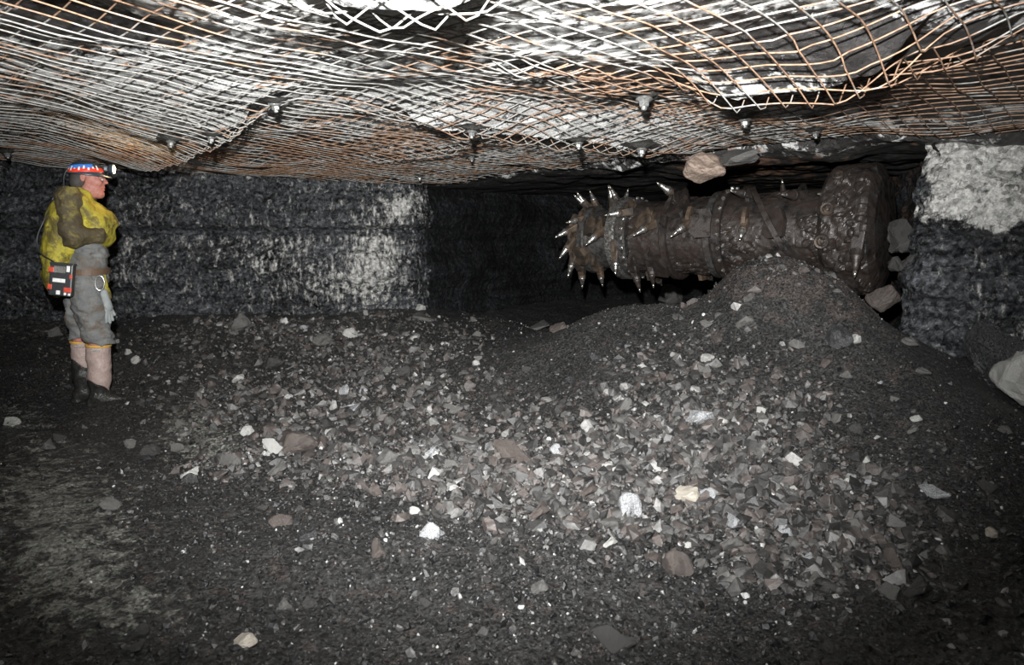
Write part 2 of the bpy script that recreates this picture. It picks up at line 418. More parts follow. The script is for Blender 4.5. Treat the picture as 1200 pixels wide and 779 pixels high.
# ------------------------------------------------------------------ roof
X, Y, FC = fan(.7, 12.6, 1.0068, -1.0, .97, 720, 1.4)
Z = roof_rock_z(X, Y)
px, py = project(X, Y, Z)
m = mined(X, Y)  # dust cover next: whitened at the roof centre to paint in flash light
dust = .76 + blobs(px, py, [(200, 110, 140, 50, .22), (520, 90, 130, 40, .26), (430, 10, 130, 22, .3), (600, 188, 110, 14, .3), (850, 140, 70, 22, .2), (880, 180, 60, 8, .3), (560, 200, 60, 8, .2)]) \
    - blobs(px, py, [(70, 22, 80, 28, 1.0), (180, 40, 70, 16, .9), (950, 40, 150, 40, .8), (1110, 90, 130, 55, .8), (340, 165, 110, 24, .5), (450, 45, 90, 12, .4), (860, 78, 120, 12, .4), (100, 175, 130, 16, .3), (760, 110, 110, 18, .2)])  # bare dark rock, and shade behind the roof sags painted in
dust = np.where(m < .06, np.where(m < -.2, -.3, dust * .55 - .12), dust)
brown = -.15 + blobs(px, py, [(480, 168, 90, 18, .5), (330, 180, 120, 16, .5), (850, 190, 60, 14, .9), (750, 112, 110, 22, .3), (930, 200, 100, 20, .5)])
me = mesh_np('ceiling', np.stack([X, Y, Z], -1).reshape(-1, 3), FC[:, ::-1], dict(dust=dust, brown=brown), False)
o = link('ceiling', me, M['roof']); o['kind'] = 'structure'; o['label'] = 'sagging mine roof of black rock coated with white stone dust'

# ------------------------------------------------------------------ ribs
def catmull(P, step):
    P = np.array(P, float); Q = np.vstack([2 * P[0] - P[1], P, 2 * P[-1] - P[-2]]); out = []
    for i in range(1, len(Q) - 2):
        n = max(2, int(np.hypot(*(Q[i + 1] - Q[i])) / step))
        for t in np.arange(n) / n:
            out.append(.5 * ((2 * Q[i]) + (-Q[i - 1] + Q[i + 1]) * t + (2 * Q[i - 1] - 5 * Q[i] + 4 * Q[i + 1] - Q[i + 2]) * t * t + (-Q[i - 1] + 3 * Q[i] - 3 * Q[i + 1] + Q[i + 2]) * t ** 3))
    out.append(P[-1]); return np.array(out)
def rib(name, path, label, dustf, step=.024, rough=1.0, brownf=None, extra=None, ztop=2.35, mat='coal'):
    P = catmull(path, step); d = np.gradient(P, axis=0); d /= np.hypot(d[:, 0], d[:, 1])[:, None]
    N = np.stack([d[:, 1], -d[:, 0]], 1)            # right-hand side: into the opening
    zs = np.arange(-.15, ztop, step)
    s = np.arange(len(P)) * step
    S, Zg = np.meshgrid(s, zs); PX = np.repeat(P[None, :, 0], len(zs), 0); PY = np.repeat(P[None, :, 1], len(zs), 0)
    off = .10 * fbm(S * .7, Zg * 1.1, 0, 3, 61)
    d1, v, gap = cells(S * 2.2 + .2 * fbm(S, Zg, 0, 2, 2), Zg * 4.5, np.zeros_like(S) + .5, 65)
    d1b, vb, gapb = cells(S * 6, Zg * 9, np.zeros_like(S) + .5, 75)
    off = off + rough * (.075 * (v - .5) * smooth(0, .12, gap) + .028 * (vb - .5) + .022 * fbm(S * 8, Zg * 12, 0, 3, 68))
    off = off + .035 * np.sin(Zg * 9 + 1.5 * fbm(S * .5, Zg, 3, 2, 71))
    if extra is not None: off = off + extra(S, Zg, PX, PY)
    VX = PX + N[None, :, 0] * off; VY = PY + N[None, :, 1] * off
    VZ = Zg + .012 * fbm(S * 9, Zg * 9, 9, 2, 78)
    px, py = project(VX, VY, VZ)
    at = dict(dust=dustf(px, py), brown=(brownf(px, py) if brownf else np.full(px.shape, -1.0)))
    me = mesh_np(name, np.stack([VX, VY, VZ], -1).reshape(-1, 3), grid_faces(*S.shape), at, False)
    o = link(name, me, M[mat]); o['kind'] = 'structure'; o['label'] = label
    return o
groove = lambda S, Z, PX, PY: -.05 * np.exp(-((Z - 1.36 - .03 * np.sin(S * .8)) / .03) ** 2) + .05 * smooth(1.36, 1.40, Z)
rib('wall_left', LEFT_RIB, 'rough black coal wall behind the standing person',
    lambda px, py: .10 + blobs(px, py, [(440, 300, 34, 48, .52), (470, 245, 20, 13, .6), (340, 300, 60, 45, .22), (410, 335, 60, 20, .25), (150, 300, 30, 45, .22), (490, 230, 30, 12, .25), (260, 290, 60, 40, .12)])  # dust, with flash light on the patch by the corner painted in
    - blobs(px, py, [(280, 272, 300, 5, .2), (40, 260, 60, 90, .1)]), extra=groove)
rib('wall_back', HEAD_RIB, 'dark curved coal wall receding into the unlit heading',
    lambda px, py: -.45 + blobs(px, py, [(505, 270, 30, 50, .3)]), rough=.55, mat='coal_shaded')
rib('wall_cut', CUT_RIB, 'dark side wall of the cut behind the cutting drum', lambda px, py: np.full(px.shape, -.4), rough=.8, mat='coal_shaded',
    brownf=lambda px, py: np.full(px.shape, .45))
def right_dust(px, py):
    jag = 14 * fbm(px * .03, py * .03, 1, 3, 83)
    low = 258 + jag + 16 * smooth(1180, 1100, px) * 0
    white = smooth(low + 8, low - 10, py) * smooth(1046, 1060, px + jag * .6)
    dark = blobs(px, py, [(1066, 212, 26, 46, 1.5), (1150, 222, 55, 10, .55), (1195, 195, 22, 26, .55), (1120, 255, 30, 18, .5), (1085, 165, 60, 8, .2), (1180, 165, 40, 10, .3)])
    return np.clip(0.1 + 1.0 * white - dark + blobs(px, py, [(1188, 430, 18, 34, .5), (1110, 238, 34, 12, .3), (1135, 190, 60, 26, .7)]), 0, 1.6)
rib('wall_right', RIGHT_RIB, 'black coal rib with a white dusted upper band and ledge', right_dust,
    extra=lambda S, Z, PX, PY: .07 * smooth(1.33, 1.28, Z) + .10 * smooth(.9, .1, Z), step=.02)

# ------------------------------------------------------------------ roof mesh sheets
ANG = math.radians(41)                                   # sheets lie askew across the roadway
UA = np.array([math.sin(ANG), math.cos(ANG)]); VA = np.array([math.cos(ANG), -math.sin(ANG)])
def rust_of(x, y, z):
    px, py = project(x, y, z)
    return np.clip(.40 + blobs(px, py, [(1100, 90, 150, 70, .55), (900, 60, 130, 60, .25), (760, 95, 120, 26, .3), (170, 10, 100, 28, .4), (470, 170, 110, 14, .35), (330, 190, 130, 22, .3), (640, 130, 120, 14, .22)])
                   - blobs(px, py, [(450, 10, 160, 24, .4), (250, 110, 170, 40, .3), (560, 80, 110, 30, .1)]), 0, 1)
def tube_wires(lines, rad, sides=5):
    VV, FF, RR, base = [], [], [], 0
    a = np.arange(sides) / sides * 2 * math.pi
    for pts, rk in lines:
        n = len(pts)
        t = np.gradient(pts, axis=0); t /= np.linalg.norm(t, axis=1)[:, None]
        up = np.array([0, 0, 1.0]); s = np.cross(t, up); s /= np.linalg.norm(s, axis=1)[:, None]; w = np.cross(s, t)
        ring = pts[:, None, :] + rad * (np.cos(a)[None, :, None] * s[:, None, :] + np.sin(a)[None, :, None] * w[:, None, :])
        VV.append(ring.reshape(-1, 3)); RR.append(np.repeat(rk, sides))
        i = np.arange(n - 1)[:, None] * sides; k = np.arange(sides)[None, :]; k2 = (k + 1) % sides
        FF.append(np.stack([i + k, i + k2, i + sides + k2, i + sides + k], -1).reshape(-1, 4) + base); base += n * sides
    return np.vstack(VV), np.vstack(FF), np.concatenate(RR)
def sheet(v0, v1, u0, u1, drop, twist, label, seed, sp=.112):
    ca, sa = math.cos(twist), math.sin(twist)
    ua = UA * ca + VA * sa; va = VA * ca - UA * sa
    lines = []; ds = .05
    def add(ptsxy, lvl):
        x, y = ptsxy[:, 0], ptsxy[:, 1]
        x = x + .014 * fbm(x * 1.7, y * 1.7, seed, 2, 91); y = y + .014 * fbm(x * 1.7, y * 1.7, seed + 5, 2, 92)
        ok = (mined(x, y) > .10) & (y > .75) & (np.abs(x) < 1.0 * (y + 1.6)) & (y < 9) & (x < 7.5)
        z = roof_z(x, y, .06) - drop - lvl - .022 * fbm(x * 2.1, y * 2.1, seed, 2, 95) - .01
        P = np.stack([x, y, z], 1); rk = rust_of(x, y, z)
        run = []
        for k in range(len(ok) + 1):
            if k < len(ok) and ok[k]: run.append(k)
            else:
                if len(run) > 3: lines.append((P[run], rk[run]))
                run = []
    for u in np.arange(u0, u1 + .01, sp):                # cross wires
        v = np.arange(v0 - .03, v1 + .031, ds); add(u * ua[None, :] + v[:, None] * va[None, :], 0)
    for v in np.arange(v0, v1 + .001, sp):               # long wires, welded on top
        u = np.arange(u0 - .03, u1 + .03, ds); add(u[:, None] * ua[None, :] + v * va[None, :], .008)
    if not lines: return
    V, FF, R = tube_wires(lines, .0033)
    me = mesh_np('roof_mesh_sheet', V, FF, dict(rust=R), True)
    o = link('roof_mesh_sheet', me, M['wire'])
    tag(o, label, 'wire mesh', 'welded wire mesh sheets bolted to the roof')
sheet(-8.6, -6.3, .5, 9.5, .012, .01, 'pale wire mesh sheet at the far left of the roof', 1)
sheet(-6.4, -4.1, -1, 9.5, .030, -.012, 'pale wire mesh sheet on the roof above the standing person', 2)
sheet(-4.3, -2.0, -1, 9.6, .012, .014, 'white dusted wire mesh sheet between the person and the roof centre', 3)
sheet(-2.2, .1, -.5, 9.6, .032, -.01, 'brightest white wire mesh sheet hanging over the middle of the floor', 4)
sheet(-.1, 2.2, -1.5, 9, .014, .012, 'wire mesh sheet, half white half rusty, in front of the cutting drum', 5)
sheet(2.05, 4.3, -3.5, 7, .034, -.05, 'rusty orange wire mesh sheet on the roof near the right wall', 6, .15)
sheet(4.2, 6.6, -5, 5, .015, .05, 'dark rusty wire mesh sheet at the far right corner of the roof', 7, .15)

# ------------------------------------------------------------------ roof bolts
def bm_obj(name, bm, mat, parent=None, smooth_shade=False):
    me = bpy.data.meshes.new(name); bm.to_mesh(me); bm.free()
    if smooth_shade:
        for p in me.polygons: p.use_smooth = True
    return link(name, me, mat, parent)
def bm_lathe(bm, prof, seg=16, M4=Matrix(), cap=True):
    rings = []
    for (r, h) in prof:
        rings.append([bm.verts.new(M4 @ Vector((r * math.cos(2 * math.pi * k / seg), r * math.sin(2 * math.pi * k / seg), h))) for k in range(seg)])
    for a, b in zip(rings[:-1], rings[1:]):
        for k in range(seg): bm.faces.new((a[k], a[(k + 1) % seg], b[(k + 1) % seg], b[k]))
    if cap: bm.faces.new(rings[0][::-1]); bm.faces.new(rings[-1])
def bm_box(bm, sx, sy, sz, M4=Matrix(), taper=1.0, bev=0.0):
    vs = []
    for z, k in ((-.5, 1), (.5, taper)):
        for x, y in ((-.5, -.5), (.5, -.5), (.5, .5), (-.5, .5)):
            vs.append(bm.verts.new(M4 @ Vector((x * sx * k, y * sy * k, z * sz))))
    fs = [bm.faces.new([vs[i] for i in q]) for q in ((3, 2, 1, 0), (4, 5, 6, 7), (0, 1, 5, 4), (1, 2, 6, 5), (2, 3, 7, 6), (3, 0, 4, 7))]
    if bev:
        es = {e for f in fs for e in f.edges}
        bmesh.ops.bevel(bm, geom=list(es), offset=bev, segments=2, affect='EDGES', profile=.6)
def frame_from(d, ref=Vector((0, 0, 1))):
    d = Vector(d).normalized(); ref = Vector(ref)
    if abs(d.dot(ref)) > .97: ref = Vector((1, 0, 0))
    x = ref.cross(d).normalized(); y = d.cross(x)
    return Matrix((x, y, d)).transposed()
def place(frame3, loc): return Matrix.Translation(Vector(loc)) @ frame3.to_4x4()
BOLTS = [(755, 106, 1.25, 'large dished roof bolt plate in the rusty mesh above the cutting drum'),
         (873, 132, 1.1, 'tilted pale roof bolt above the right half of the drum'),
         (956, 148, .9, 'small pale roof bolt near the right wall'),
         (322, 113, .9, 'white roof bolt in the bright mesh left of the centre'),
         (247, 153, .8, 'grey roof bolt hanging beside the dark roof crease'),
         (200, 159, .8, 'round bolt head at the lower end of the dark crease'),
         (8, 175, .9, 'roof bolt at the far left end of the roof'),
         (553, 146, .9, 'roof bolt in the crease at the middle of the roof'),
         (552, 179, .8, 'small roof bolt on the dusty roof left of the drum'),
         (678, 160, .9, 'white roof bolt just above the left end of the drum'),
         (752, 168, 1.1, 'dull grey roof bolt just over the pinkish overhanging rock'),
         (492, 203, .8, 'roof bolt at the far edge of the mesh near the heading corner')]
for (bx, by, sc, lab) in BOLTS:
    r = ray(bx, by); ys = np.arange(1.5, 9, .01); xx = r[0] / r[1] * ys; zz = CAMZ + r[2] / r[1] * ys
    k = np.nonzero(zz > roof_z(xx, ys) - .035)[0]; k = k[0] if len(k) else -1
    p = Vector((xx[k], ys[k], float(roof_z(xx[k:k + 1] if k != -1 else xx[-1:], ys[k:k + 1] if k != -1 else ys[-1:])[0]) - .062))
    root = empty('roof_bolt', p, rnd.uniform(0, 1.5)); root.scale = (sc, sc, sc)
    root.rotation_euler = (rnd.uniform(-.15, .15), rnd.uniform(-.15, .15), rnd.uniform(.3, 1.2))
    bm = bmesh.new()
    n = 12; hs = .1
    vs = [[None] * (n + 1) for _ in range(n + 1)]
    for i in range(n + 1):
        for j in range(n + 1):
            a, b = (i / n * 2 - 1), (j / n * 2 - 1); rr = math.hypot(a, b)
            vs[i][j] = bm.verts.new((a * hs, b * hs, .012 - .024 * max(0, 1 - rr / .75) ** .7 + .006 * rr))
    for i in range(n):
        for j in range(n): bm.faces.new((vs[i][j], vs[i + 1][j], vs[i + 1][j + 1], vs[i][j + 1]))
    bmesh.ops.solidify(bm, geom=list(bm.faces), thickness=.006)
    bm_obj('bearing_plate', bm, M['plate'], root, False)
    bm = bmesh.new(); bm_lathe(bm, [(.034, -.01), (.036, -.016), (.024, -.024)], 18); bm_lathe(bm, [(.022, -.022), (.022, -.042), (.018, -.046)], 6); bm_lathe(bm, [(.012, -.044), (.012, -.056), (.009, -.06)], 10)
    bm_obj('bolt_head', bm, M['bolt'], root)
    tag(root, lab, 'roof bolt', 'roof bolts and plates')

# ------------------------------------------------------------------ cutting drum
A = Vector(at_depth(690, 281, 7.4)); B = Vector(at_depth(1042, 268, 5.72))
U = (B - A).normalized(); LEN = (B - A).length
NF = Vector((0, 0, 1)).cross(U).normalized()
if NF.y > 0: NF = -NF
UPV = U.cross(NF).normalized()
if UPV.z < 0: UPV = -UPV
def dp(t, phi, r): return A + U * t + (NF * math.cos(phi) + UPV * math.sin(phi)) * r
drum = empty('cutting_drum', A + U * LEN / 2 + Vector((0, 0, -.55)))
tag(drum, 'muddy steel cutting drum with conical picks breaking through the coal', 'mining machine')
DI = Matrix.Translation(-drum.location)
def revolve(bm, prof, seg=56, rough=0.0):
    rings = []
    for (t, r) in prof:
        rings.append([bm.verts.new(dp(t, 2 * math.pi * k / seg, r * (1 + rough * math.sin(k * 3.1 + t * 9) * math.sin(k * 1.3 - t * 5))) - drum.location) for k in range(seg)])
    for a, b in zip(rings[:-1], rings[1:]):
        for k in range(seg): bm.faces.new((a[k], a[(k + 1) % seg], b[(k + 1) % seg], b[k]))
    bm.faces.new(rings[0]); bm.faces.new(rings[-1][::-1])
    bmesh.ops.recalc_face_normals(bm, faces=bm.faces)
def crust(name, prof, mat, amp, seed, nt, nph=220):
    """a turned shape with caked mud on it"""
    pt = np.array(prof); L = np.concatenate([[0], np.cumsum(np.hypot(*(pt[1:] - pt[:-1]).T))])
    q = np.linspace(0, L[-1], nt); t = np.interp(q, L, pt[:, 0]); r = np.interp(q, L, pt[:, 1])
    ph = np.linspace(0, 2 * math.pi, nph)
    T_, PH = np.meshgrid(t, ph, indexing='ij'); Rr = np.repeat(r[:, None], nph, 1)
    cx, cy = np.cos(PH) * .4, np.sin(PH) * .4
    d1, v, gap = cells(T_ * 15, cx * 15, cy * 15, seed)
    mask = smooth(-.25, .35, fbm(T_ * 2.5, cx * 2.5, cy * 2.5, 3, seed + 4))
    Rr = Rr + amp * (mask * (.9 * (v - .2) * smooth(0, .2, gap) + .5 * fbm(T_ * 9, cx * 9, cy * 9, 3, seed + 2)) + .12 * fbm(T_ * 30, cx * 30, cy * 30, 2, seed + 3))
    Uv, Nv, Wv, Av = (np.array(k) for k in (U, NF, UPV, A - drum.location))
    P = Av + T_[..., None] * Uv + Rr[..., None] * (np.cos(PH)[..., None] * Nv + np.sin(PH)[..., None] * Wv)
    me = mesh_np(name, P.reshape(-1, 3), grid_faces(nt, nph), None, False)
    return link(name, me, mat, drum)
crust('drum_barrel', [(.6, .2), (.62, .335), (LEN - .3, .345)], M['muddy'], .022, 5, 150)
bm = bmesh.new(); revolve(bm, [(.02, .2), (.03, .27), (.10, .285), (.6, .285), (.66, .3)], 56, .006)
bm_obj('end_barrel', bm, M['steel'], drum)
def ring(t0, t1, r0, r1, mat, bolts, name='cutting_ring'):
    bm = bmesh.new(); revolve(bm, [(t0, r0), (t0, r1 - .015), (t0 + .012, r1), (t1 - .012, r1), (t1, r1 - .015), (t1, r0)], 72, .004)
    o = bm_obj(name, bm, mat, drum)
    if bolts:
        bm = bmesh.new()
        for k in range(bolts):
            ph = 2 * math.pi * k / bolts
            n = (NF * math.cos(ph) + UPV * math.sin(ph))
            bm_lathe(bm, [(.017, 0), (.017, .018), (.012, .022)], 6, place(frame_from(n), dp((t0 + t1) / 2 + .03, ph, r1 - .004) - drum.location))
        bm_obj('ring_bolt', bm, M['bright'], o)['kind'] = 'stuff'
    return o
ring(.05, .13, .25, .335, M['steel'], 0)
ring(.40, .50, .25, .395, M['bright'], 0)
ring(.50, .60, .25, .372, M['steel'], 26)
ring(.96, 1.02, .3, .40, M['muddy'], 0)
ring(1.36, 1.42, .3, .385, M['steel'], 0)
ring(1.44, 1.52, .3, .40, M['muddy'], 22)
# solid end at the rib side
endring = crust('end_casing', [(LEN - .44, .3), (LEN - .42, .46), (LEN - .37, .515), (LEN - .10, .52), (LEN - .06, .50), (LEN - .02, .40), (LEN, .02)], M['muddy'], .035, 9, 90)
for ph, t, rr in ((50, .3, .038), (17, .33, .045), (-9, .36, .05)):
    n = NF * math.cos(math.radians(ph)) + UPV * math.sin(math.radians(ph))
    bm = bmesh.new(); bm_lathe(bm, [(rr * .6, .0), (rr * 1.1, .0), (rr * 1.15, .03), (rr, .042), (rr * .72, .04), (rr * .62, .012), (rr * .3, .01), (rr * .26, .03), (.004, .034)], 20, place(frame_from(n), dp(LEN - t, math.radians(ph), .512) - drum.location))
    bm_obj('bolt_boss', bm, M['brownplate'], endring)
# helical flight plates
def flight(t0, t1, p0, p1, r0, r1, th, mat, n=40):
    bm = bmesh.new(); rows = []
    for k in range(n + 1):
        f = k / n; t = t0 + (t1 - t0) * f; ph = math.radians(p0 + (p1 - p0) * f)
        rt = r1 * (1 - .12 * (1 - min(1, f * 8)) - .12 * (1 - min(1, (1 - f) * 8)))
        rows.append([bm.verts.new(dp(t + s * th / 2, ph, r) - drum.location) for s, r in ((-1, r0), (-1, rt), (1, rt), (1, r0))])
    for a, b in zip(rows[:-1], rows[1:]):
        for i in range(4): bm.faces.new((a[i], a[(i + 1) % 4], b[(i + 1) % 4], b[i]))
    bm.faces.new(rows[0]); bm.faces.new(rows[-1][::-1]); bmesh.ops.recalc_face_normals(bm, faces=bm.faces)
    return bm_obj('flight_plate', bm, mat, drum)
flight(.66, 1.2, 170, 20, .33, .44, .04, M['muddy'])
flight(1.5, 2.15, 120, -40, .33, .42, .05, M['muddy'])
def scroll_plate(px, py, w, h, lean, r, mat):
    best = None
    for t in np.linspace(0, LEN, 90):
        for ph in np.linspace(-1.2, 1.2, 60):
            q = dp(t, ph, r); a, b = project(q.x, q.y, q.z); e = math.hypot(a - px, b - py)
            if best is None or e < best[0]: best = (e, t, ph)
    _, t, ph = best
    e1 = NF * math.cos(ph) + UPV * math.sin(ph); e2 = NF * math.sin(ph) - UPV * math.cos(ph)
    n = (e1 + U * lean).normalized(); x = (U - n * U.dot(n)).normalized(); y = n.cross(x)
    fr = Matrix((x, y, n)).transposed()
    bm = bmesh.new()
    M4 = place(fr, dp(t, ph, r) - drum.location)
    out = [(-.5, -.32), (-.2, -.5), (.42, -.46), (.5, .1), (.3, .5), (-.38, .45)]
    a = [bm.verts.new(M4 @ Vector((u_ * w, v_ * h, .016))) for u_, v_ in out]; b = [bm.verts.new(M4 @ Vector((u_ * w, v_ * h, -.02))) for u_, v_ in out]
    c = [bm.verts.new(M4 @ Vector((u_ * w * .55, v_ * h * .7, -.12))) for u_, v_ in out]
    bm.faces.new(a); bm.faces.new(c[::-1])
    for p_, q_ in ((a, b), (b, c)):
        for k in range(6): bm.faces.new((p_[k], q_[k], q_[(k + 1) % 6], p_[(k + 1) % 6]))
    bmesh.ops.recalc_face_normals(bm, faces=bm.faces)
    bm_obj('scroll_plate', bm, mat, drum)
scroll_plate(691, 266, .13, .17, -.5, .36, M['brownplate']); scroll_plate(679, 300, .16, .19, -.35, .35, M['brownplate'])
scroll_plate(752, 256, .15, .2, -.4, .40, M['brownplate']); scroll_plate(792, 238, .22, .30, -.45, .40, M['muddy'])
scroll_plate(770, 312, .24, .22, -.2, .40, M['muddy']); scroll_plate(822, 262, .2, .26, .2, .38, M['muddy']); scroll_plate(905, 262, .2, .24, -.3, .38, M['muddy'])
# picks in their holders
def holder(t, phi, skew=0.0, lean=.75, plate=True, size=1.0, muddy=False, hold=.40):
    e1 = (NF * math.cos(phi) + UPV * math.sin(phi)); e2 = (NF * math.sin(phi) - UPV * math.cos(phi)); e3 = U
    d = (e1 * .75 + e2 * lean + e3 * skew).normalized()
    base = dp(t, phi, hold) - drum.location
    fr = frame_from(d, e3)
    bm = bmesh.new()
    bm_box(bm, .075 * size, .085 * size, .11 * size, place(fr, base + d * .0), .72, .012)
    bm_lathe(bm, [(.036 * size, .045 * size), (.038 * size, .07 * size), (.032 * size, .078 * size)], 14, place(fr, base))
    if plate:
        # gusset plate trailing behind the holder down to the barrel
        pr = [(-.17, -.12), (-.15, .0), (-.06, .035), (.03, .02), (.05, -.12)]
        for s in (1,):
            a = [bm.verts.new(base + e2 * x + e1 * y - e3 * .016) for x, y in pr]
            b = [bm.verts.new(base + e2 * x + e1 * y + e3 * .016) for x, y in pr]
            bm.faces.new(a); bm.faces.new(b[::-1])
            for k in range(5): bm.faces.new((a[k], b[k], b[(k + 1) % 5], a[(k + 1) % 5]))
        bmesh.ops.recalc_face_normals(bm, faces=bm.faces)
    h = bm_obj('pick_holder', bm, M['brownplate'] if (plate and not muddy) else (M['muddy'] if muddy else M['steel']), drum)
    bm = bmesh.new()
    bm_lathe(bm, [(.024 * size, .06 * size), (.034 * size, .078 * size), (.036 * size, .088 * size), (.026 * size, .105 * size), (.020 * size, .14 * size), (.013 * size, .168 * size)], 16, place(fr, base))
    nf = len(bm.faces)
    bm_lathe(bm, [(.0125 * size, .165 * size), (.009 * size, .185 * size), (.002 * size, .205 * size)], 12, place(fr, base))
    bm.faces.ensure_lookup_table()
    for f in bm.faces[nf:]: f.material_index = 1
    p = bm_obj('pick', bm, [M['muddy'] if muddy else M['bright'], M['tip']], h, True)
    return h
def tip_pos(t, phi, skew, lean, size, hold=.40):
    e1 = (NF * math.cos(phi) + UPV * math.sin(phi)); e2 = (NF * math.sin(phi) - UPV * math.cos(phi))
    d = (e1 * .75 + e2 * lean + U * skew).normalized()
    return dp(t, phi, hold) + d * .205 * size, e1
def solve(px, py, skew, lean, size, back=False, hold=.40, tr=(0, 2.63)):
    best = None
    for t in np.linspace(tr[0], tr[1], 80):
        for ph in np.linspace(-math.pi, math.pi, 120):
            q, e1 = tip_pos(t, ph, skew, lean, size, hold)
            a, b = project(q.x, q.y, q.z)
            facing = e1.dot(Vector((0, 0, CAMZ)) - q) > 0
            e = math.hypot(a - px, b - py) + (200 if facing == back else 0)
            if best is None or e < best[0]: best = (e, t, ph)
    return best[1], best[2]
PICKS = [ # tip pixel, skew, lean, size, on the back half, hold radius, muddy
    (638, 278, -.55, .8, 1.0, False, .33, 0), (640, 307, -.45, .9, 1.0, False, .33, 0), (655, 333, -.3, .8, 1.0, False, .33, 0),
    (680, 345, -.2, .7, 1.0, False, .33, 0), (646, 252, -.5, .6, .9, True, .33, 0), (672, 226, -.3, .4, .9, True, .33, 0),
    (691, 222, -.3, .4, .9, True, .35, 0), (713, 216, -.3, .3, .9, True, .36, 0), (736, 220, .2, .3, .9, True, .37, 0),
    (664, 262, -.35, .9, .9, False, .33, 0), (709, 253, -.75, .8, 1.1, False, .39, 0), (687, 287, -.4, .9, 1.0, False, .35, 0),
    (722, 322, .1, 1.0, .9, False, .37, 0), (706, 340, -.1, .8, .9, False, .33, 0), (740, 277, -.5, .8, 1.0, False, .37, 0),
    (767, 207, -.55, .9, 1.15, False, .38, 0), (783, 278, -.5, .95, 1.1, False, .38, 0), (750, 343, .2, .7, 1.0, False, .38, 1),
    (766, 337, .1, .9, 1.0, False, .38, 1), (854, 224, -.5, .9, 1.0, False, .38, 1), (866, 280, .1, 1.0, .9, False, .38, 0),
    (915, 229, -.4, .9, 1.1, False, .38, 1), (956, 226, -.4, .8, 1.0, False, .38, 1), (1002, 326, .0, 1.4, 1.35, False, .5, 1), (1032, 345, .1, 1.0, 1.3, False, .47, 1)]
for (qx, qy, sk, ln, sz, bk, hold, md) in PICKS:
    t, ph = solve(qx, qy, sk, ln, sz, bk, hold)
    holder(t, ph, sk, ln, True, sz, bool(md), hold)
for k in range(14):
    holder(.2 + k * .165, math.radians(115 + (k * 47) % 150), -.1, .75, True, 1.0, k > 6, .38)
# gear case and boom carrying the drum from behind
bm = bmesh.new()
mid = A + U * (LEN * .45) - drum.location
fr = Matrix((U, -NF, UPV)).transposed()
bm_box(bm, .9, .7, .5, place(fr, mid - NF * .55 + UPV * .02), 1, .05)
bm_box(bm, .8, .9, .4, place(fr, mid - NF * 1.3 - UPV * .05), 1, .06)
bm_box(bm, .4, .5, .38, place(fr, mid - NF * .25), 1, .05)
bm_obj('boom', bm, M['muddy'], drum)

# ------------------------------------------------------------------ lumps of coal and stone
def hull_mesh(name, seed, detail, flat=1.0, blocky=False):
    r = random.Random(seed); bm = bmesh.new()
    n = 9 if blocky else r.randint(11, 16)
    for k in range(n):
        v = Vector((r.gauss(0, 1), r.gauss(0, 1), r.gauss(0, 1))).normalized()
        if blocky:
            v = Vector([math.copysign(abs(c) ** .35, c) for c in v]) * .72
        v *= r.uniform(.82, 1.0)
        bm.verts.new((v.x * .5, v.y * .5, v.z * .5 * flat))
    g = bmesh.ops.convex_hull(bm, input=list(bm.verts))
    bmesh.ops.delete(bm, geom=[v for v in bm.verts if not v.link_faces], context='VERTS')
    if detail:
        bmesh.ops.bevel(bm, geom=list(bm.edges), offset=.03, segments=1, affect='EDGES')
        bmesh.ops.triangulate(bm, faces=bm.faces)
        bmesh.ops.subdivide_edges(bm, edges=bm.edges, cuts=2, use_grid_fill=True)
        co = np.array([v.co for v in bm.verts])
        d = .035 * fbm(co[:, 0] * 4 + seed, co[:, 1] * 4, co[:, 2] * 4, 3, seed % 97)
        d1, v, gap = cells(co[:, 0] * 4 + seed, co[:, 1] * 4, co[:, 2] * 4, seed % 89)
        d = d + .05 * (v - .5)
        bm.normal_update()
        for vv, q in zip(bm.verts, d): vv.co += vv.normal * float(q)
    co = np.array([v.co for v in bm.verts]); lo, hi = co.min(0), co.max(0)
    for v in bm.verts: v.co = Vector((np.array(v.co) - (lo + hi) / 2) / (hi - lo) * np.array([1, 1, flat]))
    bmesh.ops.recalc_face_normals(bm, faces=bm.faces)
    me = bpy.data.meshes.new(name); bm.to_mesh(me); bm.free()
    return me
_cache = {}
def lump_mesh(kind, variant, detail, blocky):
    key = (kind, variant, detail, blocky)
    if key not in _cache:
        me = hull_mesh(kind + '_stone', variant * 13 + (500 if blocky else 0) + (99 if detail else 0), detail, 1.0, blocky)
        me.materials.append(M['lump_' + kind]); _cache[key] = me
    return _cache[key]
KIND = {'black': ('coal_lump', 'coal', 'black coal lump'), 'dark': ('shale_lump', 'stone', 'dark grey shale lump'), 'grey': ('shale_lump', 'stone', 'grey stone'),
        'pale': ('pale_stone', 'stone', 'pale stone'), 'tan': ('tan_stone', 'stone', 'tan stone'), 'brown': ('mudstone_lump', 'stone', 'brown stone'),
        'pink': ('pinkish_stone', 'stone', 'pinkish stone'), 'silver': ('coal_lump', 'coal', 'shiny silvery coal lump')}
GROUPS = {'coal': 'coal lumps strewn over the floor', 'stone': 'stones strewn over the floor'}
placed = []
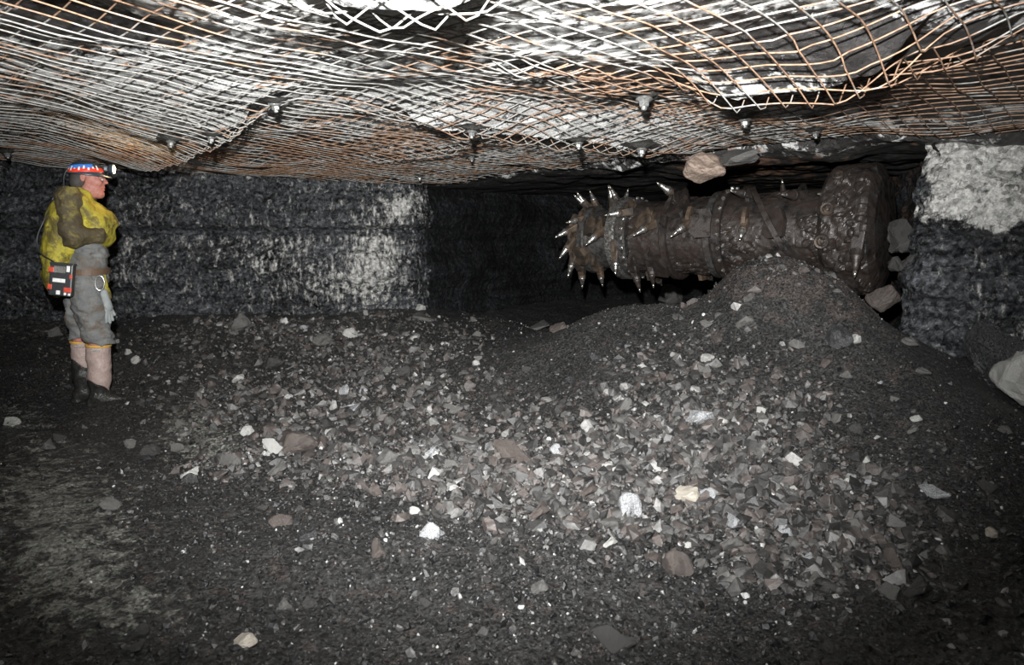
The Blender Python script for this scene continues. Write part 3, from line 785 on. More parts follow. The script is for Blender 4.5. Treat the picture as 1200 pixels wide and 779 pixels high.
def put_lump(kind, px, py, w, h, label, rot=0.0, blocky=False, detail=True, sink=.3, depth=None, group=True):
    x, y, z = hit_ground(px, py + h * .3)
    if depth:
        p = at_depth(px, py, depth); x, y, z = p[0], p[1], p[2] - h / (F / depth) * .5 * (1 - sink)
    s = y / F
    W, H = w * s, h * s
    me = lump_mesh(kind, rnd.randint(0, 6), detail, blocky)
    o = bpy.data.objects.new(KIND[kind][0], me); C.objects.link(o)
    hz = min(H, W * 1.1) if not depth else H
    o.scale = (W * 1.05, max(W, H) * .95, hz * 1.05)
    o.rotation_euler = (rnd.uniform(-.25, .25), rnd.uniform(-.25, .25) + rot, rnd.uniform(-.5, .5))
    o.location = (x, y, z + hz * (.5 - sink))
    tag(o, label, KIND[kind][1], GROUPS[KIND[kind][1]] if group else None)
    placed.append((x, y, max(W, H), px, py))
    return o
NOTABLE = [
    ('silver', 503, 617, 38, 28, 'bright silvery white coal block alone on the dark foreground', True),
    ('pale', 486, 598, 15, 10, 'small white chip just behind the silvery block', False),
    ('tan', 806, 577, 31, 23, 'pale tan angular stone, the lightest on the heap', False),
    ('brown', 795, 660, 38, 33, 'rounded reddish brown stone at the foot of the heap', False),
    ('pale', 715, 636, 19, 13, 'white oblong stone in front of the heap', False),
    ('brown', 765, 654, 20, 14, 'small brownish stone left of the rounded reddish stone', False),
    ('grey', 857, 637, 28, 23, 'flat grey stone right of the rounded reddish stone', False),
    ('silver', 738, 588, 30, 44, 'upright dark glossy coal slab left of the tan stone', False),
    ('silver', 830, 577, 15, 23, 'narrow silvery lump touching the right side of the tan stone', False),
    ('black', 788, 578, 12, 14, 'small black lump touching the left side of the tan stone', False),
    ('silver', 858, 605, 15, 34, 'upright black and silver coal splinter right of the tan stone', False),
    ('brown', 346, 516, 52, 32, 'big brown grey rock on the left of the rubble', False),
    ('pale', 322, 523, 28, 16, 'pale wedge leaning on the big brown grey rock', False),
    ('brown', 602, 531, 48, 26, 'broad flat pinkish brown slab in the middle of the rubble', False),
    ('grey', 281, 377, 28, 24, 'light grey boulder at the foot of the left coal wall', False),
    ('pale', 410, 390, 18, 13, 'pale round stone near the left end of the bank', False),
    ('grey', 378, 398, 22, 16, 'grey stone left of the pale round stone', False),
    ('grey', 497, 371, 30, 11, 'flat grey slab by the heading corner', True),
    ('pale', 493, 360, 12, 9, 'white chip on top of the flat grey slab', False),
    ('pale', 486, 396, 10, 9, 'small white stone in front of the flat grey slab', False),
    ('pale', 222, 556, 22, 17, 'pale stone alone in front of the person', False),
    ('grey', 267, 541, 28, 17, 'grey brown slab right of the lone pale stone', True),
    ('pale', 290, 505, 16, 14, 'pale lump left of the big brown grey rock', False),
    ('grey', 153, 520, 14, 14, 'grey lump on the floor near the boots', False),
    ('brown', 443, 641, 22, 28, 'dull brown grey stone left of the silvery block', False),
    ('grey', 632, 688, 22, 19, 'greenish grey stone in the dark foreground', False),
    ('dark', 720, 746, 48, 26, 'large dark slab at the front edge of the floor', False),
    ('tan', 287, 749, 34, 18, 'half buried tan stone at the front left', False),
    ('brown', 632, 600, 28, 22, 'brown lump at the front of the rubble, left of the slab', False),
    ('grey', 1035, 691, 28, 24, 'grey angular rock in the right foreground', True),
    ('silver', 1095, 575, 32, 15, 'blue grey glinting coal lump on the dark right side', False),
    ('black', 984, 394, 30, 28, 'round black lump below the end of the drum', False),
    ('pale', 1003, 396, 11, 14, 'white splinter against the round black lump', False),
    ('grey', 785, 345, 28, 28, 'grey boulder lying against the underside of the drum', False),
    ('pale', 996, 561, 18, 12, 'light stone on the right slope of the heap', False),
    ('silver', 819, 487, 34, 16, 'long silvery lump on the upper heap', False),
    ('pale', 846, 494, 13, 11, 'white pebble at the right end of the long silvery lump', False),
    ('grey', 727, 491, 20, 12, 'pale grey stone left of the long silvery lump', False),
    ('silver', 654, 526, 20, 14, 'shiny white lump right of the pinkish brown slab', False),
    ('pale', 711, 544, 15, 11, 'white lump between the slab and the tan stone', False),
    ('silver', 412, 477, 26, 18, 'silvery layered slab left of the rubble centre', True),
    ('pale', 388, 506, 14, 10, 'pale chip behind the big brown grey rock', False),
    ('silver', 404, 456, 14, 16, 'silvery lump behind the layered slab', False),
    ('silver', 426, 455, 10, 18, 'thin upright shiny splinter beside the silvery lump', False),
    ('grey', 455, 535, 26, 22, 'greyish lump right of the big brown grey rock', False),
    ('silver', 505, 530, 16, 18, 'shiny lump left of the pinkish brown slab', False),
    ('grey', 545, 516, 30, 14, 'flat greyish slab behind the pinkish brown slab', True),
    ('grey', 505, 453, 30, 8, 'long thin grey shard across the middle of the bank', True),
    ('grey', 628, 383, 30, 8, 'long flat slab at the lip of the dark heading', True),
    ('brown', 655, 383, 22, 13, 'reddish stone beside the long flat slab', False),
    ('grey', 1081, 435, 18, 9, 'flat dark pebble on the fine slope near the right wall', False),
    ('pale', 1163, 450, 24, 7, 'white shard at the foot of the right wall', True),
    ('grey', 929, 636, 20, 15, 'greyish pink stone on the right part of the heap', False),
    ('silver', 919, 621, 18, 15, 'shiny lump behind the greyish pink stone', False),
    ('brown', 1046, 650, 20, 34, 'brown leaning slab behind the grey angular rock', False),
    ('dark', 1075, 690, 34, 24, 'dark rock right of the grey angular rock', False),
    ('grey', 1107, 645, 18, 13, 'grey stone by itself on the right floor', False),
    ('tan', 1163, 624, 16, 13, 'yellowish stone near the right edge of the floor', False),
    ('pale', 150, 412, 8, 9, 'small pale chip behind the front boot', False), ('pale', 159, 421, 10, 11, 'second pale chip behind the front boot, nearer one', False),
    ('pale', 13, 494, 18, 12, 'pale slab at the far left of the floor', True),
    ('grey', 58, 520, 18, 12, 'dull stone left of the lump near the boots', False),
    ('brown', 330, 610, 30, 18, 'dull clod in the left foreground behind the dark floor', False),
    ('grey', 130, 590, 26, 14, 'dusty clod in front of the person on the left', False),
    ('pale', 725, 553, 14, 12, 'pale block left of the black lump', False), ('brown', 690, 575, 26, 18, 'brown lump left of the upright coal slab', False),
    ('brown', 880, 505, 22, 10, 'flat brown stone right of the white pebble', True), ('silver', 878, 512, 14, 10, 'glinting chip in front of the flat brown stone', False),
    ('dark', 610, 500, 14, 12, 'small dark lump behind the broad slab', False), ('dark', 800, 510, 12, 12, 'dark pebble in front of the long silvery lump', False),
]
for (kd, ax, ay, w, h, lab, blk) in NOTABLE:
    put_lump(kd, ax, ay, w, h, lab, blocky=blk, sink=.28)
# rocks caught between the drum and the right wall, and the overhanging rock
put_lump('dark', 1060, 268, 34, 38, 'dark rock wedged between the drum end and the right wall', depth=5.5, sink=.5)
put_lump('dark', 1068, 302, 26, 28, 'lower rock wedged beside the drum end', depth=5.45, sink=.5)
put_lump('dark', 1050, 305, 16, 18, 'small dark rock stuck on the drum end', depth=5.38, sink=.5)
put_lump('brown', 1036, 342, 34, 28, 'muddy clod hanging under the drum end', depth=5.3, sink=.5)
put_lump('pink', 826, 186, 46, 34, 'pinkish rock overhanging the top of the drum', depth=5.98, sink=.5, group=False)
put_lump('grey', 866, 178, 46, 20, 'dusty white grey rock in the brow right of the pinkish rock', depth=5.85, sink=.5, group=False)
put_lump('black', 1168, 395, 34, 80, 'tall blue black coal slab leaning on the right wall', depth=4.72, sink=.5)
put_lump('pale', 1190, 425, 44, 66, 'white dusted boulder at the foot of the right wall', depth=4.55, sink=.5)
# the many ordinary lumps: 300 in all, one object each
def zone_kind(px, py):
    r = rnd.random()
    brown = float(blobs(px, py, [(620, 540, 170, 60, 1), (900, 600, 150, 70, .8), (780, 600, 120, 60, .6)]))
    if r < .26 * min(1, brown): return 'brown'
    r = rnd.random()
    if py > 570 and px < 640: return 'grey' if r < .35 else 'dark' if r < .8 else 'black'
    return 'grey' if r < .45 else 'dark' if r < .76 else 'pale' if r < .82 else 'silver' if r < .92 else 'black'
LAND = [(n[1], n[2], n[5]) for n in NOTABLE]
SHORT = {}
used = {}
cnt = 0; tries = 0
while cnt < 228 and tries < 20000:
    tries += 1
    ax, ay = rnd.uniform(5, 1195), rnd.uniform(375, 770)
    dens = float(blobs(ax, ay, [(420, 440, 120, 60, 1), (560, 510, 150, 60, 1), (800, 540, 170, 70, 1), (900, 600, 120, 60, .6), (270, 480, 90, 60, .6), (820, 430, 140, 50, .5), (1000, 640, 100, 60, .5), (300, 390, 120, 20, .6)])) + .10
    if rnd.random() > dens: continue
    w = min(24, 6.5 + rnd.expovariate(1 / 4.5)) * (1.0 if ay < 600 else 1.15); h = w * rnd.uniform(.5, .9)
    x, y, z = hit_ground(ax, ay)
    if any(math.hypot(x - q[0], y - q[1]) < (q[2] + w * y / F) * .62 for q in placed): continue
    if mined(np.array(x), np.array(y)) < .3 or (-3.7 < x < -2.9 and 5.1 < y < 5.9): continue
    kd = zone_kind(ax, ay)
    # say where it lies: against the nearest stone with a description of its own
    lx, ly, ll = min(LAND, key=lambda q: (q[0] - ax) ** 2 + (2 * (q[1] - ay)) ** 2)
    dx, dy = ax - lx, ay - ly
    rel = ('right of' if dx > 0 else 'left of') if abs(dx) > 1.3 * abs(dy) else ('in front of' if dy > 0 else 'behind')
    size = 'small' if w < 9 else 'medium' if w < 15 else 'large'
    short = ' '.join(ll.replace(',', '').split()[:5])
    key = (size, kd, rel, short)
    used.setdefault(key, []).append((math.hypot(dx, dy), kd, ax, ay, w, h))
    placed.append((x, y, w * y / F, ax, ay)); cnt += 1
ORD = ['nearest', 'second nearest', 'third nearest', 'fourth nearest', 'fifth nearest', 'sixth nearest', 'seventh nearest', 'eighth nearest']
for (size, kd, rel, short), lst in used.items():
    lst.sort()
    for i, (dd, kd, ax, ay, w, h) in enumerate(lst):
        pre = '' if len(lst) == 1 else ORD[min(i, 7)] + ' '
        words = short.split()
        while words[-1] in ('on', 'the', 'of', 'in', 'at', 'by', 'a', 'left', 'right', 'just', 'and', 'behind', 'front', 'against', 'near', 'to', 'touching', 'leaning', 'lying', 'with', 'beside', 'between', 'alone', 'across', 'from'): words.pop()
        put_lump(kd, ax, ay, w, h, (pre + size + ' ' + KIND[kd][2] + ' ' + rel + ' the ' + ' '.join(words)).strip(), detail=w > 12, blocky=rnd.random() < .25, sink=.3)

# the grit and small fragments nobody could count
def grit(name, n, seed, mat, weight, smin, smax, label, pw=2.6, lift=.2):
    g = np.random.default_rng(seed)
    Vs, Fs = [], []
    for k in range(10):
        me = hull_mesh('tmp', seed * 50 + k, False, .75)
        v = np.array([q.co for q in me.vertices]); f = np.array([list(q.vertices)[:3] for q in me.polygons]); bpy.data.meshes.remove(me)
        Vs.append(v); Fs.append(f)
    # world positions: even over the floor, thinned by the zone
    m = n * 14
    y = np.sqrt(g.uniform(1.6 ** 2, 8.8 ** 2, m)); y = np.where(g.random(m) < .45, g.uniform(1.6, 4.2, m), y)
    x = g.uniform(-.85, .85, m) * (y + .6)
    z = gz(x, y); px, py = project(x, y, z)
    keep = (g.random(m) < weight(px, py)) & ((mined(x, y) > .2) | ((x > -.6) & (x < 2.2) & (y > 7)))
    x, y, z = x[keep][:n], y[keep][:n], z[keep][:n]
    n = len(x)
    s = smin * (1 - g.random(n)) ** (-1 / pw); s = np.minimum(s, smax)
    VV, FF, TT, base = [], [], [], 0
    which = g.integers(0, 10, n); tone = g.random(n)
    for k in range(10):
        idx = np.nonzero(which == k)[0]; v, f = Vs[k], Fs[k]
        q = g.normal(size=(len(idx), 4)); q /= np.linalg.norm(q, axis=1)[:, None]
        w_, a, b, c = q.T
        R = np.stack([1 - 2 * (b * b + c * c), 2 * (a * b - c * w_), 2 * (a * c + b * w_), 2 * (a * b + c * w_), 1 - 2 * (a * a + c * c), 2 * (b * c - a * w_), 2 * (a * c - b * w_), 2 * (b * c + a * w_), 1 - 2 * (a * a + b * b)], -1).reshape(-1, 3, 3)
        P = np.einsum('nij,vj->nvi', R, v * np.array([1.15, .95, .75])) * s[idx][:, None, None]
        P += np.stack([x[idx], y[idx], z[idx] + lift * s[idx]], 1)[:, None, :]
        VV.append(P.reshape(-1, 3)); FF.append((f[None] + (np.arange(len(idx)) * len(v))[:, None, None]).reshape(-1, 3) + base); base += len(idx) * len(v)
        TT.append(np.repeat(tone[idx], len(v)))
    me = mesh_np(name, np.vstack(VV), np.vstack(FF), dict(tone=np.concatenate(TT)))
    o = link(name, me, mat); tag(o, label, 'gravel', None, 'stuff')
def m_grit(name, stops, rough, scale=40):
    T = NT(name); o = T.coord('Object')
    t = T.attr('tone'); r = T.ramp(t, stops)
    r.node.color_ramp.interpolation = 'CONSTANT'
    v = T.ramp(T.noise(scale, 5, .7, o), [(.3, .45), (.7, 1.5)])
    mul = T.n('ShaderNodeMix', data_type='RGBA', blend_type='MULTIPLY'); mul.inputs[0].default_value = 1
    T.l(r, mul.inputs[6]); T.l(v, mul.inputs[7])
    return T.out(mul.outputs[2], T.ramp(t, [(0, rough), (.5, rough + .2), (1, rough - .05)]), T.bump(T.noise(90, 5, .7, o), .5, .008), spec=.6)
M['grit'] = m_grit('coal_grit', [(0, (.010, .010, .010)), (.45, (.024, .0235, .023)), (.75, (.05, .048, .046)), (.9, (.1, .098, .094)), (.97, (.34, .34, .33))], .3)
M['rubble'] = m_grit('rubble_stone', [(0, (.022, .0215, .021)), (.22, (.042, .040, .038)), (.48, (.058, .050, .046)), (.64, (.072, .060, .054)), (.76, (.075, .073, .069)), (.92, (.115, .112, .107)), (.98, (.26, .255, .245))], .42, 38)
pale = lambda px, py: blobs(px, py, [(60, 600, 90, 130, .5), (150, 710, 80, 40, .4), (240, 500, 60, 40, .3)])
fine = lambda px, py: blobs(px, py, [(655, 430, 75, 45, .9), (1070, 460, 90, 60, .6), (230, 650, 140, 60, .25), (400, 700, 120, 60, .2)])
grit('coal_grit', 34000, 3, M['grit'], lambda px, py: np.clip(.45 + .4 * rub_mask(px, py) + blobs(px, py, [(820, 430, 150, 60, .4), (720, 680, 200, 60, .4), (900, 310, 90, 40, .6)]) - .6 * fine(px, py) - pale(px, py), .02, 1), .0075, .035, 'black glinting coal grit and crumbs covering the mine floor', 2.7)
grit('rubble_stones', 13000, 4, M['rubble'], lambda px, py: np.clip(1.1 * rub_mask(px, py) ** 1.5 - .04 + blobs(px, py, [(820, 430, 150, 50, .3), (920, 310, 90, 40, .35), (300, 390, 120, 20, .3)]) - .6 * fine(px, py), 0, 1), .02, .085, 'grey and brown rubble stones packed together in the middle of the floor', 2.1, .06)

# ------------------------------------------------------------------ the person
class SDF:
    def __init__(s, lo, hi, h):
        s.lo = np.array(lo, float); s.h = h
        s.n = np.ceil((np.array(hi) - s.lo) / h).astype(int) + 1
        s.ax = [s.lo[i] + h * np.arange(s.n[i]) for i in range(3)]
        s.d = np.full(s.n, 50.0, np.float32)
    def region(s, lo, hi, pad):
        a = np.clip(((np.array(lo) - pad - s.lo) / s.h).astype(int), 0, s.n - 1)
        b = np.clip(((np.array(hi) + pad - s.lo) / s.h).astype(int) + 2, 1, s.n)
        sl = tuple(slice(a[i], max(a[i] + 1, b[i])) for i in range(3))
        G = np.meshgrid(*[s.ax[i][sl[i]] for i in range(3)], indexing='ij')
        return sl, [g.astype(np.float32) for g in G]
    def comb(s, sl, q, k, sub):
        d = s.d[sl]
        if sub:
            q = -q
            h = np.clip(.5 - .5 * (d - q) / max(k, 1e-5), 0, 1)
            s.d[sl] = d * (1 - h) + q * h + k * h * (1 - h)
        else:
            h = np.clip(.5 + .5 * (d - q) / max(k, 1e-5), 0, 1)
            s.d[sl] = d * (1 - h) + q * h - k * h * (1 - h)
    def cap(s, a, b, ra, rb, k=.03, sub=False, flat=None):
        a = np.array(a, float); b = np.array(b, float); r = max(ra, rb) * 1.3
        sl, (X, Y, Z) = s.region(np.minimum(a, b) - r, np.maximum(a, b) + r, k + 4 * s.h)
        d = b - a; L = float(d @ d) + 1e-9
        t = np.clip(((X - a[0]) * d[0] + (Y - a[1]) * d[1] + (Z - a[2]) * d[2]) / L, 0, 1)
        q = np.sqrt((X - a[0] - t * d[0]) ** 2 + (Y - a[1] - t * d[1]) ** 2 + (Z - a[2] - t * d[2]) ** 2) - (ra + (rb - ra) * t)
        s.comb(sl, q, k, sub)
    def ell(s, c, r, k=.03, sub=False, rot=0.0):
        c = np.array(c, float); R = max(r)
        sl, (X, Y, Z) = s.region(c - R, c + R, k + 4 * s.h)
        x, y, z = X - c[0], Y - c[1], Z - c[2]
        if rot: x, z = x * math.cos(rot) - z * math.sin(rot), x * math.sin(rot) + z * math.cos(rot)
        k0 = np.sqrt((x / r[0]) ** 2 + (y / r[1]) ** 2 + (z / r[2]) ** 2) + 1e-6
        k1 = np.sqrt((x / r[0] ** 2) ** 2 + (y / r[1] ** 2) ** 2 + (z / r[2] ** 2) ** 2) + 1e-6
        s.comb(sl, k0 * (k0 - 1) / k1, k, sub)
    def cut(s, fn):
        G = np.meshgrid(*s.ax, indexing='ij'); s.d = np.maximum(s.d, fn(*G)).astype(np.float32)
    def fold(s, amp, fx, fy, fz, seed, oct_=3):
        m = np.abs(s.d) < .06
        i = np.nonzero(m)
        s.d[i] += amp * fbm(s.ax[0][i[0]] * fx, s.ax[1][i[1]] * fy, s.ax[2][i[2]] * fz, oct_, seed)
    def mesh(s, name):
        D = s.d; nx, ny, nz = D.shape; neg = D < 0
        cs = [(a, b, c) for a in (0, 1) for b in (0, 1) for c in (0, 1)]
        sub = lambda A, o: A[o[0]:nx - 1 + o[0], o[1]:ny - 1 + o[1], o[2]:nz - 1 + o[2]]
        cntn = sum(sub(neg, o).astype(np.int8) for o in cs)
        act = np.argwhere((cntn > 0) & (cntn < 8))
        idx = -np.ones((nx - 1, ny - 1, nz - 1), np.int64); idx[tuple(act.T)] = np.arange(len(act))
        P = np.zeros((len(act), 3)); W = np.zeros(len(act))
        for o in cs:
            for ax in range(3):
                if o[ax]: continue
                o2 = list(o); o2[ax] = 1
                a = D[tuple((act + o).T)].astype(float); b = D[tuple((act + o2).T)].astype(float)
                m = (a < 0) != (b < 0)
                t = np.where(m, a / np.where(m, a - b, 1), 0)
                q = np.array(o, float)[None, :] + t[:, None] * np.eye(3)[ax][None, :]
                P += q * m[:, None]; W += m
        V = s.lo + s.h * (act + P / W[:, None])
        Fs = []
        for ax in range(3):
            e1, e2 = [(1, 2), (2, 0), (0, 1)][ax]
            o2 = np.eye(3, dtype=int)[ax]
            A = neg[:nx - o2[0], :ny - o2[1], :nz - o2[2]]; Bn = neg[o2[0]:, o2[1]:, o2[2]:]
            for flip in (False, True):
                E = np.argwhere((A & ~Bn) if not flip else (~A & Bn))
                ok = (E[:, e1] > 0) & (E[:, e2] > 0) & (E[:, e1] < s.n[e1] - 1) & (E[:, e2] < s.n[e2] - 1)
                E = E[ok]
                u = np.eye(3, dtype=int)[e1]; v = np.eye(3, dtype=int)[e2]
                q = [idx[tuple((E - u - v).T)], idx[tuple((E - v).T)], idx[tuple(E.T)], idx[tuple((E - u).T)]]
                q = np.stack(q if not flip else q[::-1], 1)
                Fs.append(q[(q >= 0).all(1)])
        return mesh_np(name, V, np.vstack(Fs), None, True)

def Lp(px, py, y=0.0): return ((px - 100) / 176.0, y, (475 - py) / 152.0)
hx, hy, hz_ = hit_ground(100, 473)
person = empty('person', (hx, hy, hz_ - .005), math.radians(24))
person.rotation_mode = 'XYZ'; person.rotation_euler = (0, math.radians(3.6), math.radians(24))
tag(person, 'person in dirty yellow jacket, grey trousers, pink rubber boots and helmet with lamp, looking up', 'person')
MP = dict(
    skin=m_cloth('weathered_skin', (.30, .12, .095), (.40, .175, .135), (.13, .08, .06), .36, .5, 30),
    jacket=m_cloth('dirty_yellow_jacket', (.24, .20, .03), (.50, .43, .04), (.085, .068, .03), .54, .65, 5),
    sleeve=m_cloth('grimy_sleeve', (.10, .085, .035), (.22, .18, .04), (.05, .038, .027), .62, .75, 6),
    grey=m_cloth('grey_work_cloth', (.10, .106, .105), (.19, .192, .185), (.115, .085, .06), .5, .85, 10),
    pink=m_cloth('pinkish_rubber', (.27, .205, .18), (.38, .29, .26), (.075, .06, .052), .42, .5, 14),
    black=m_cloth('wet_black_rubber', (.012, .012, .011), (.03, .029, .026), (.05, .045, .036), .4, .3, 20),
    yellowband=m_plain('yellow_band', (.62, .36, .06), .5), helmet=m_plain('dark_helmet_plastic', (.03, .045, .06), .4),
    red=m_plain('red_sticker', (.75, .06, .03), .3), blue=m_plain('blue_sticker', (.05, .22, .7), .3), white=m_plain('white_mark', (.8, .8, .78), .4),
    lamp=m_plain('lit_lamp', (.9, .8, .6), .3, 0, (1, .62, .25), 14), hair=m_plain('dark_grey_hair', (.05, .045, .04), .8),
    batt=m_plain('battery_case', (.025, .028, .03), .4), redcap=m_plain('battery_red', (.55, .06, .03), .4), belt=m_plain('brown_belt', (.12, .075, .045), .6),
    chrome=m_plain('chrome_ring', (.7, .7, .68), .2, .9), glove=m_cloth('grey_glove', (.2, .22, .22), (.3, .32, .31), (.1, .09, .08), .4, .8, 14), eye=m_plain('eye_white', (.6, .55, .5), .3))
def pobj(name, me, mat, parent=person): return link(name, me, mat, parent)

# body: one continuous surface from head to feet
s = SDF((-.3, -.36, .0), (.36, .34, 1.95), .0065)
s.cap((.03, -.02, 1.06), (.0, 0, 1.38), .10, .13, .05); s.cap((.0, -.06, 1.44), (.0, .06, 1.44), .09, .09, .05)
s.cap((-.02, 0, 1.46), (.015, 0, 1.63), .062, .058, .04)
for sy, hp, kn, an in ((-1, (104, 330), (115, 398), (117, 455)), (1, (96, 330), (93, 398), (95, 455))):
    a, b, c = Lp(*hp, .085 * sy), Lp(*kn, .10 * sy), Lp(*an, .10 * sy)
    s.cap(a, b, .08, .055, .04); s.cap(b, c, .052, .035, .02); s.cap((c[0], c[1], .06), (c[0] + .09, c[1] - .0, .05), .030, .026, .02)
    s.cap((c[0], c[1], .12), (c[0], c[1], .07), .036, .034, .02)
HANDS = []
for sy in (-1, 1):
    sh, el, wr = Lp(86, 236, .17 * sy), Lp(92, 279, .225 * sy), Lp(113, 277, .17 * sy)
    s.cap(sh, el, .05, .042, .03); s.cap(el, wr, .04, .028, .02)
    # hand: palm, four unequal bent fingers and a thumb, tucked under the jacket front
    w0 = np.array(wr); fwd = np.array([.80, .0 - sy * .55, .22]); fwd /= np.linalg.norm(fwd)
    upv = np.array([-.3, 0, .95]); upv -= fwd * (upv @ fwd); upv /= np.linalg.norm(upv); inn = np.cross(fwd, upv) * 1.0
    inn = inn if inn[1] * sy < 0 else -inn
    pc = w0 + fwd * .05
    for q in (-.022, 0, .022): s.cap(w0 + upv * q * .6, w0 + fwd * .085 + upv * q * 1.15, .015, .014, .012)
    for fi, (q, ln) in enumerate(((.032, .068), (.011, .078), (-.011, .072), (-.031, .056))):
        k0 = w0 + fwd * .09 + upv * q; k1 = k0 + (fwd * .9 + inn * .35) * ln * .45; k2 = k1 + (fwd * .55 + inn * .8) * ln * .33; k3 = k2 + (fwd * .2 + inn * .95) * ln * .25
        s.cap(k0, k1, .0095, .009, .005); s.cap(k1, k2, .009, .0085, .004); s.cap(k2, k3, .0085, .0075, .004)
    t0 = w0 + fwd * .03 + upv * .03; t1 = t0 + (upv * .7 + fwd * .6 + inn * .2) * .04; t2 = t1 + (fwd * .85 + inn * .45) * .03
    s.cap(t0, t1, .013, .011, .008); s.cap(t1, t2, .0105, .0085, .005)
# head
s.ell((.022, 0, 1.775), (.104, .079, .10), .03); s.ell((.074, 0, 1.705), (.064, .062, .098), .03)
s.cap((.02, -.045, 1.655), (.098, -.012, 1.626), .026, .024, .03); s.cap((.02, .045, 1.655), (.098, .012, 1.626), .026, .024, .03)
s.ell((.112, 0, 1.622), (.022, .024, .02), .02)
s.cap((.13, 0, 1.747), (.148, 0, 1.718), .009, .0135, .012); s.ell((.138, -.012, 1.714), (.013, .009, .009), .006); s.ell((.138, .012, 1.714), (.013, .009, .009), .006)
s.cap((.122, -.04, 1.756), (.128, .04, 1.756), .011, .011, .015)
for sy in (-1, 1):
    s.ell((.128, .031 * sy, 1.738), (.014, .017, .011), .008, True)
    s.ell((.088, .05 * sy, 1.712), (.034, .018, .022), .02)
    s.ell((.0, .08 * sy, 1.74), (.02, .011, .033), .008); s.ell((.003, .09 * sy, 1.742), (.01, .008, .02), .005, True)
s.ell((.130, 0, 1.676), (.012, .024, .007), .006); s.ell((.128, 0, 1.660), (.012, .022, .008), .006); s.ell((.141, 0, 1.668), (.012, .03, .0028), .003, True)
pobj('body', s.mesh('body'), MP['skin'])
bm = bmesh.new()
for sy in (-1, 1): bmesh.ops.create_uvsphere(bm, u_segments=12, v_segments=8, radius=.0115, matrix=Matrix.Translation((.119, .031 * sy, 1.738)))
eyes = bm_obj('eyes', bm, MP['eye'], person, True)
s = SDF((-.12, -.11, 1.62), (.1, .11, 1.9), .006)
s.ell((.0, 0, 1.775), (.09, .084, .098), .02); s.ell((-.04, 0, 1.70), (.055, .072, .06), .03); s.cut(lambda X, Y, Z: np.maximum(X - .012 - (Z - 1.7) * .3, 0 * X - 9))
pobj('hair', s.mesh('hair'), MP['hair'])

# grey work clothes
s = SDF((-.26, -.32, .42), (.34, .32, 1.55), .0085)
s.ell((.03, 0, 1.12), (.135, .175, .22), .05); s.ell((.02, 0, 1.35), (.12, .17, .2), .05); s.ell((.01, 0, .98), (.155, .175, .13), .05)
a, b = Lp(102, 335, -.09), Lp(118, 398, -.10); s.cap(a, b, .115, .105, .05); s.ell(Lp(119, 392, -.10), (.105, .095, .06), .03)
a, b = Lp(93, 335, .09), Lp(95, 396, .10); s.cap(a, b, .115, .095, .05); s.ell(Lp(95, 394, .10), (.09, .09, .055), .03)
s.cut(lambda X, Y, Z: (.497 + .0 * X) - Z)
s.fold(.018, 7, 7, 9, 21); s.fold(.010, 14, 14, 30, 23)
pobj('trousers', s.mesh('trousers'), MP['grey'])

# yellow jacket: back panel flaring behind, front bulging over the tucked arm
s = SDF((-.42, -.36, .70), (.32, .36, 1.70), .0085)
s.ell((-.09, .0, 1.38), (.165, .20, .24), .05); s.ell((-.155, .02, 1.22), (.115, .205, .26), .05); s.ell((-.195, .03, 1.05), (.085, .20, .215), .05)
s.ell((.105, .0, 1.365), (.098, .195, .165), .05); s.cap((.0, 0, 1.52), (.12, .0, 1.42), .10, .08, .05)
s.cap((-.05, -.12, 1.53), (-.05, .12, 1.53), .095, .095, .06)
s.cap((-.02, -.04, 1.60), (-.0, .04, 1.60), .072, .072, .03)
s.ell((.03, 0, 1.69), (.085, .07, .07), .02, True)
s.fold(.016, 6, 6, 7, 35); s.fold(.011, 13, 13, 17, 37, 2)
pobj('jacket', s.mesh('jacket'), MP['jacket'])
s = SDF((-.2, -.36, 1.1), (.24, .36, 1.66), .0085)
for sy in (-1, 1):
    s.cap(Lp(85, 234, .155 * sy), Lp(92, 277, .225 * sy), .092, .078, .04); s.cap(Lp(92, 278, .225 * sy), Lp(118, 276, .178 * sy), .074, .056, .04)
s.fold(.016, 8, 8, 14, 45); s.fold(.010, 20, 16, 26, 47, 2)
pobj('sleeves', s.mesh('sleeves'), MP['sleeve'])
s = SDF((-.16, -.16, 1.52), (.12, .16, 1.68), .006)
s.cap((-.045, -.05, 1.615), (.035, -.055, 1.585), .03, .024, .02); s.cap((-.045, .05, 1.615), (.035, .055, 1.585), .03, .024, .02); s.cap((-.06, -.05, 1.612), (-.06, .05, 1.612), .03, .03, .02)
pobj('collar', s.mesh('collar'), MP['jacket'])
s = SDF((.05, -.2, .75), (.28, .1, 1.1), .007)
s.cap(Lp(120, 316, -.08), Lp(127, 346, -.09), .022, .032, .03); s.fold(.01, 12, 12, 14, 5)
pobj('jacket_tail', s.mesh('jacket_tail'), MP['jacket'])

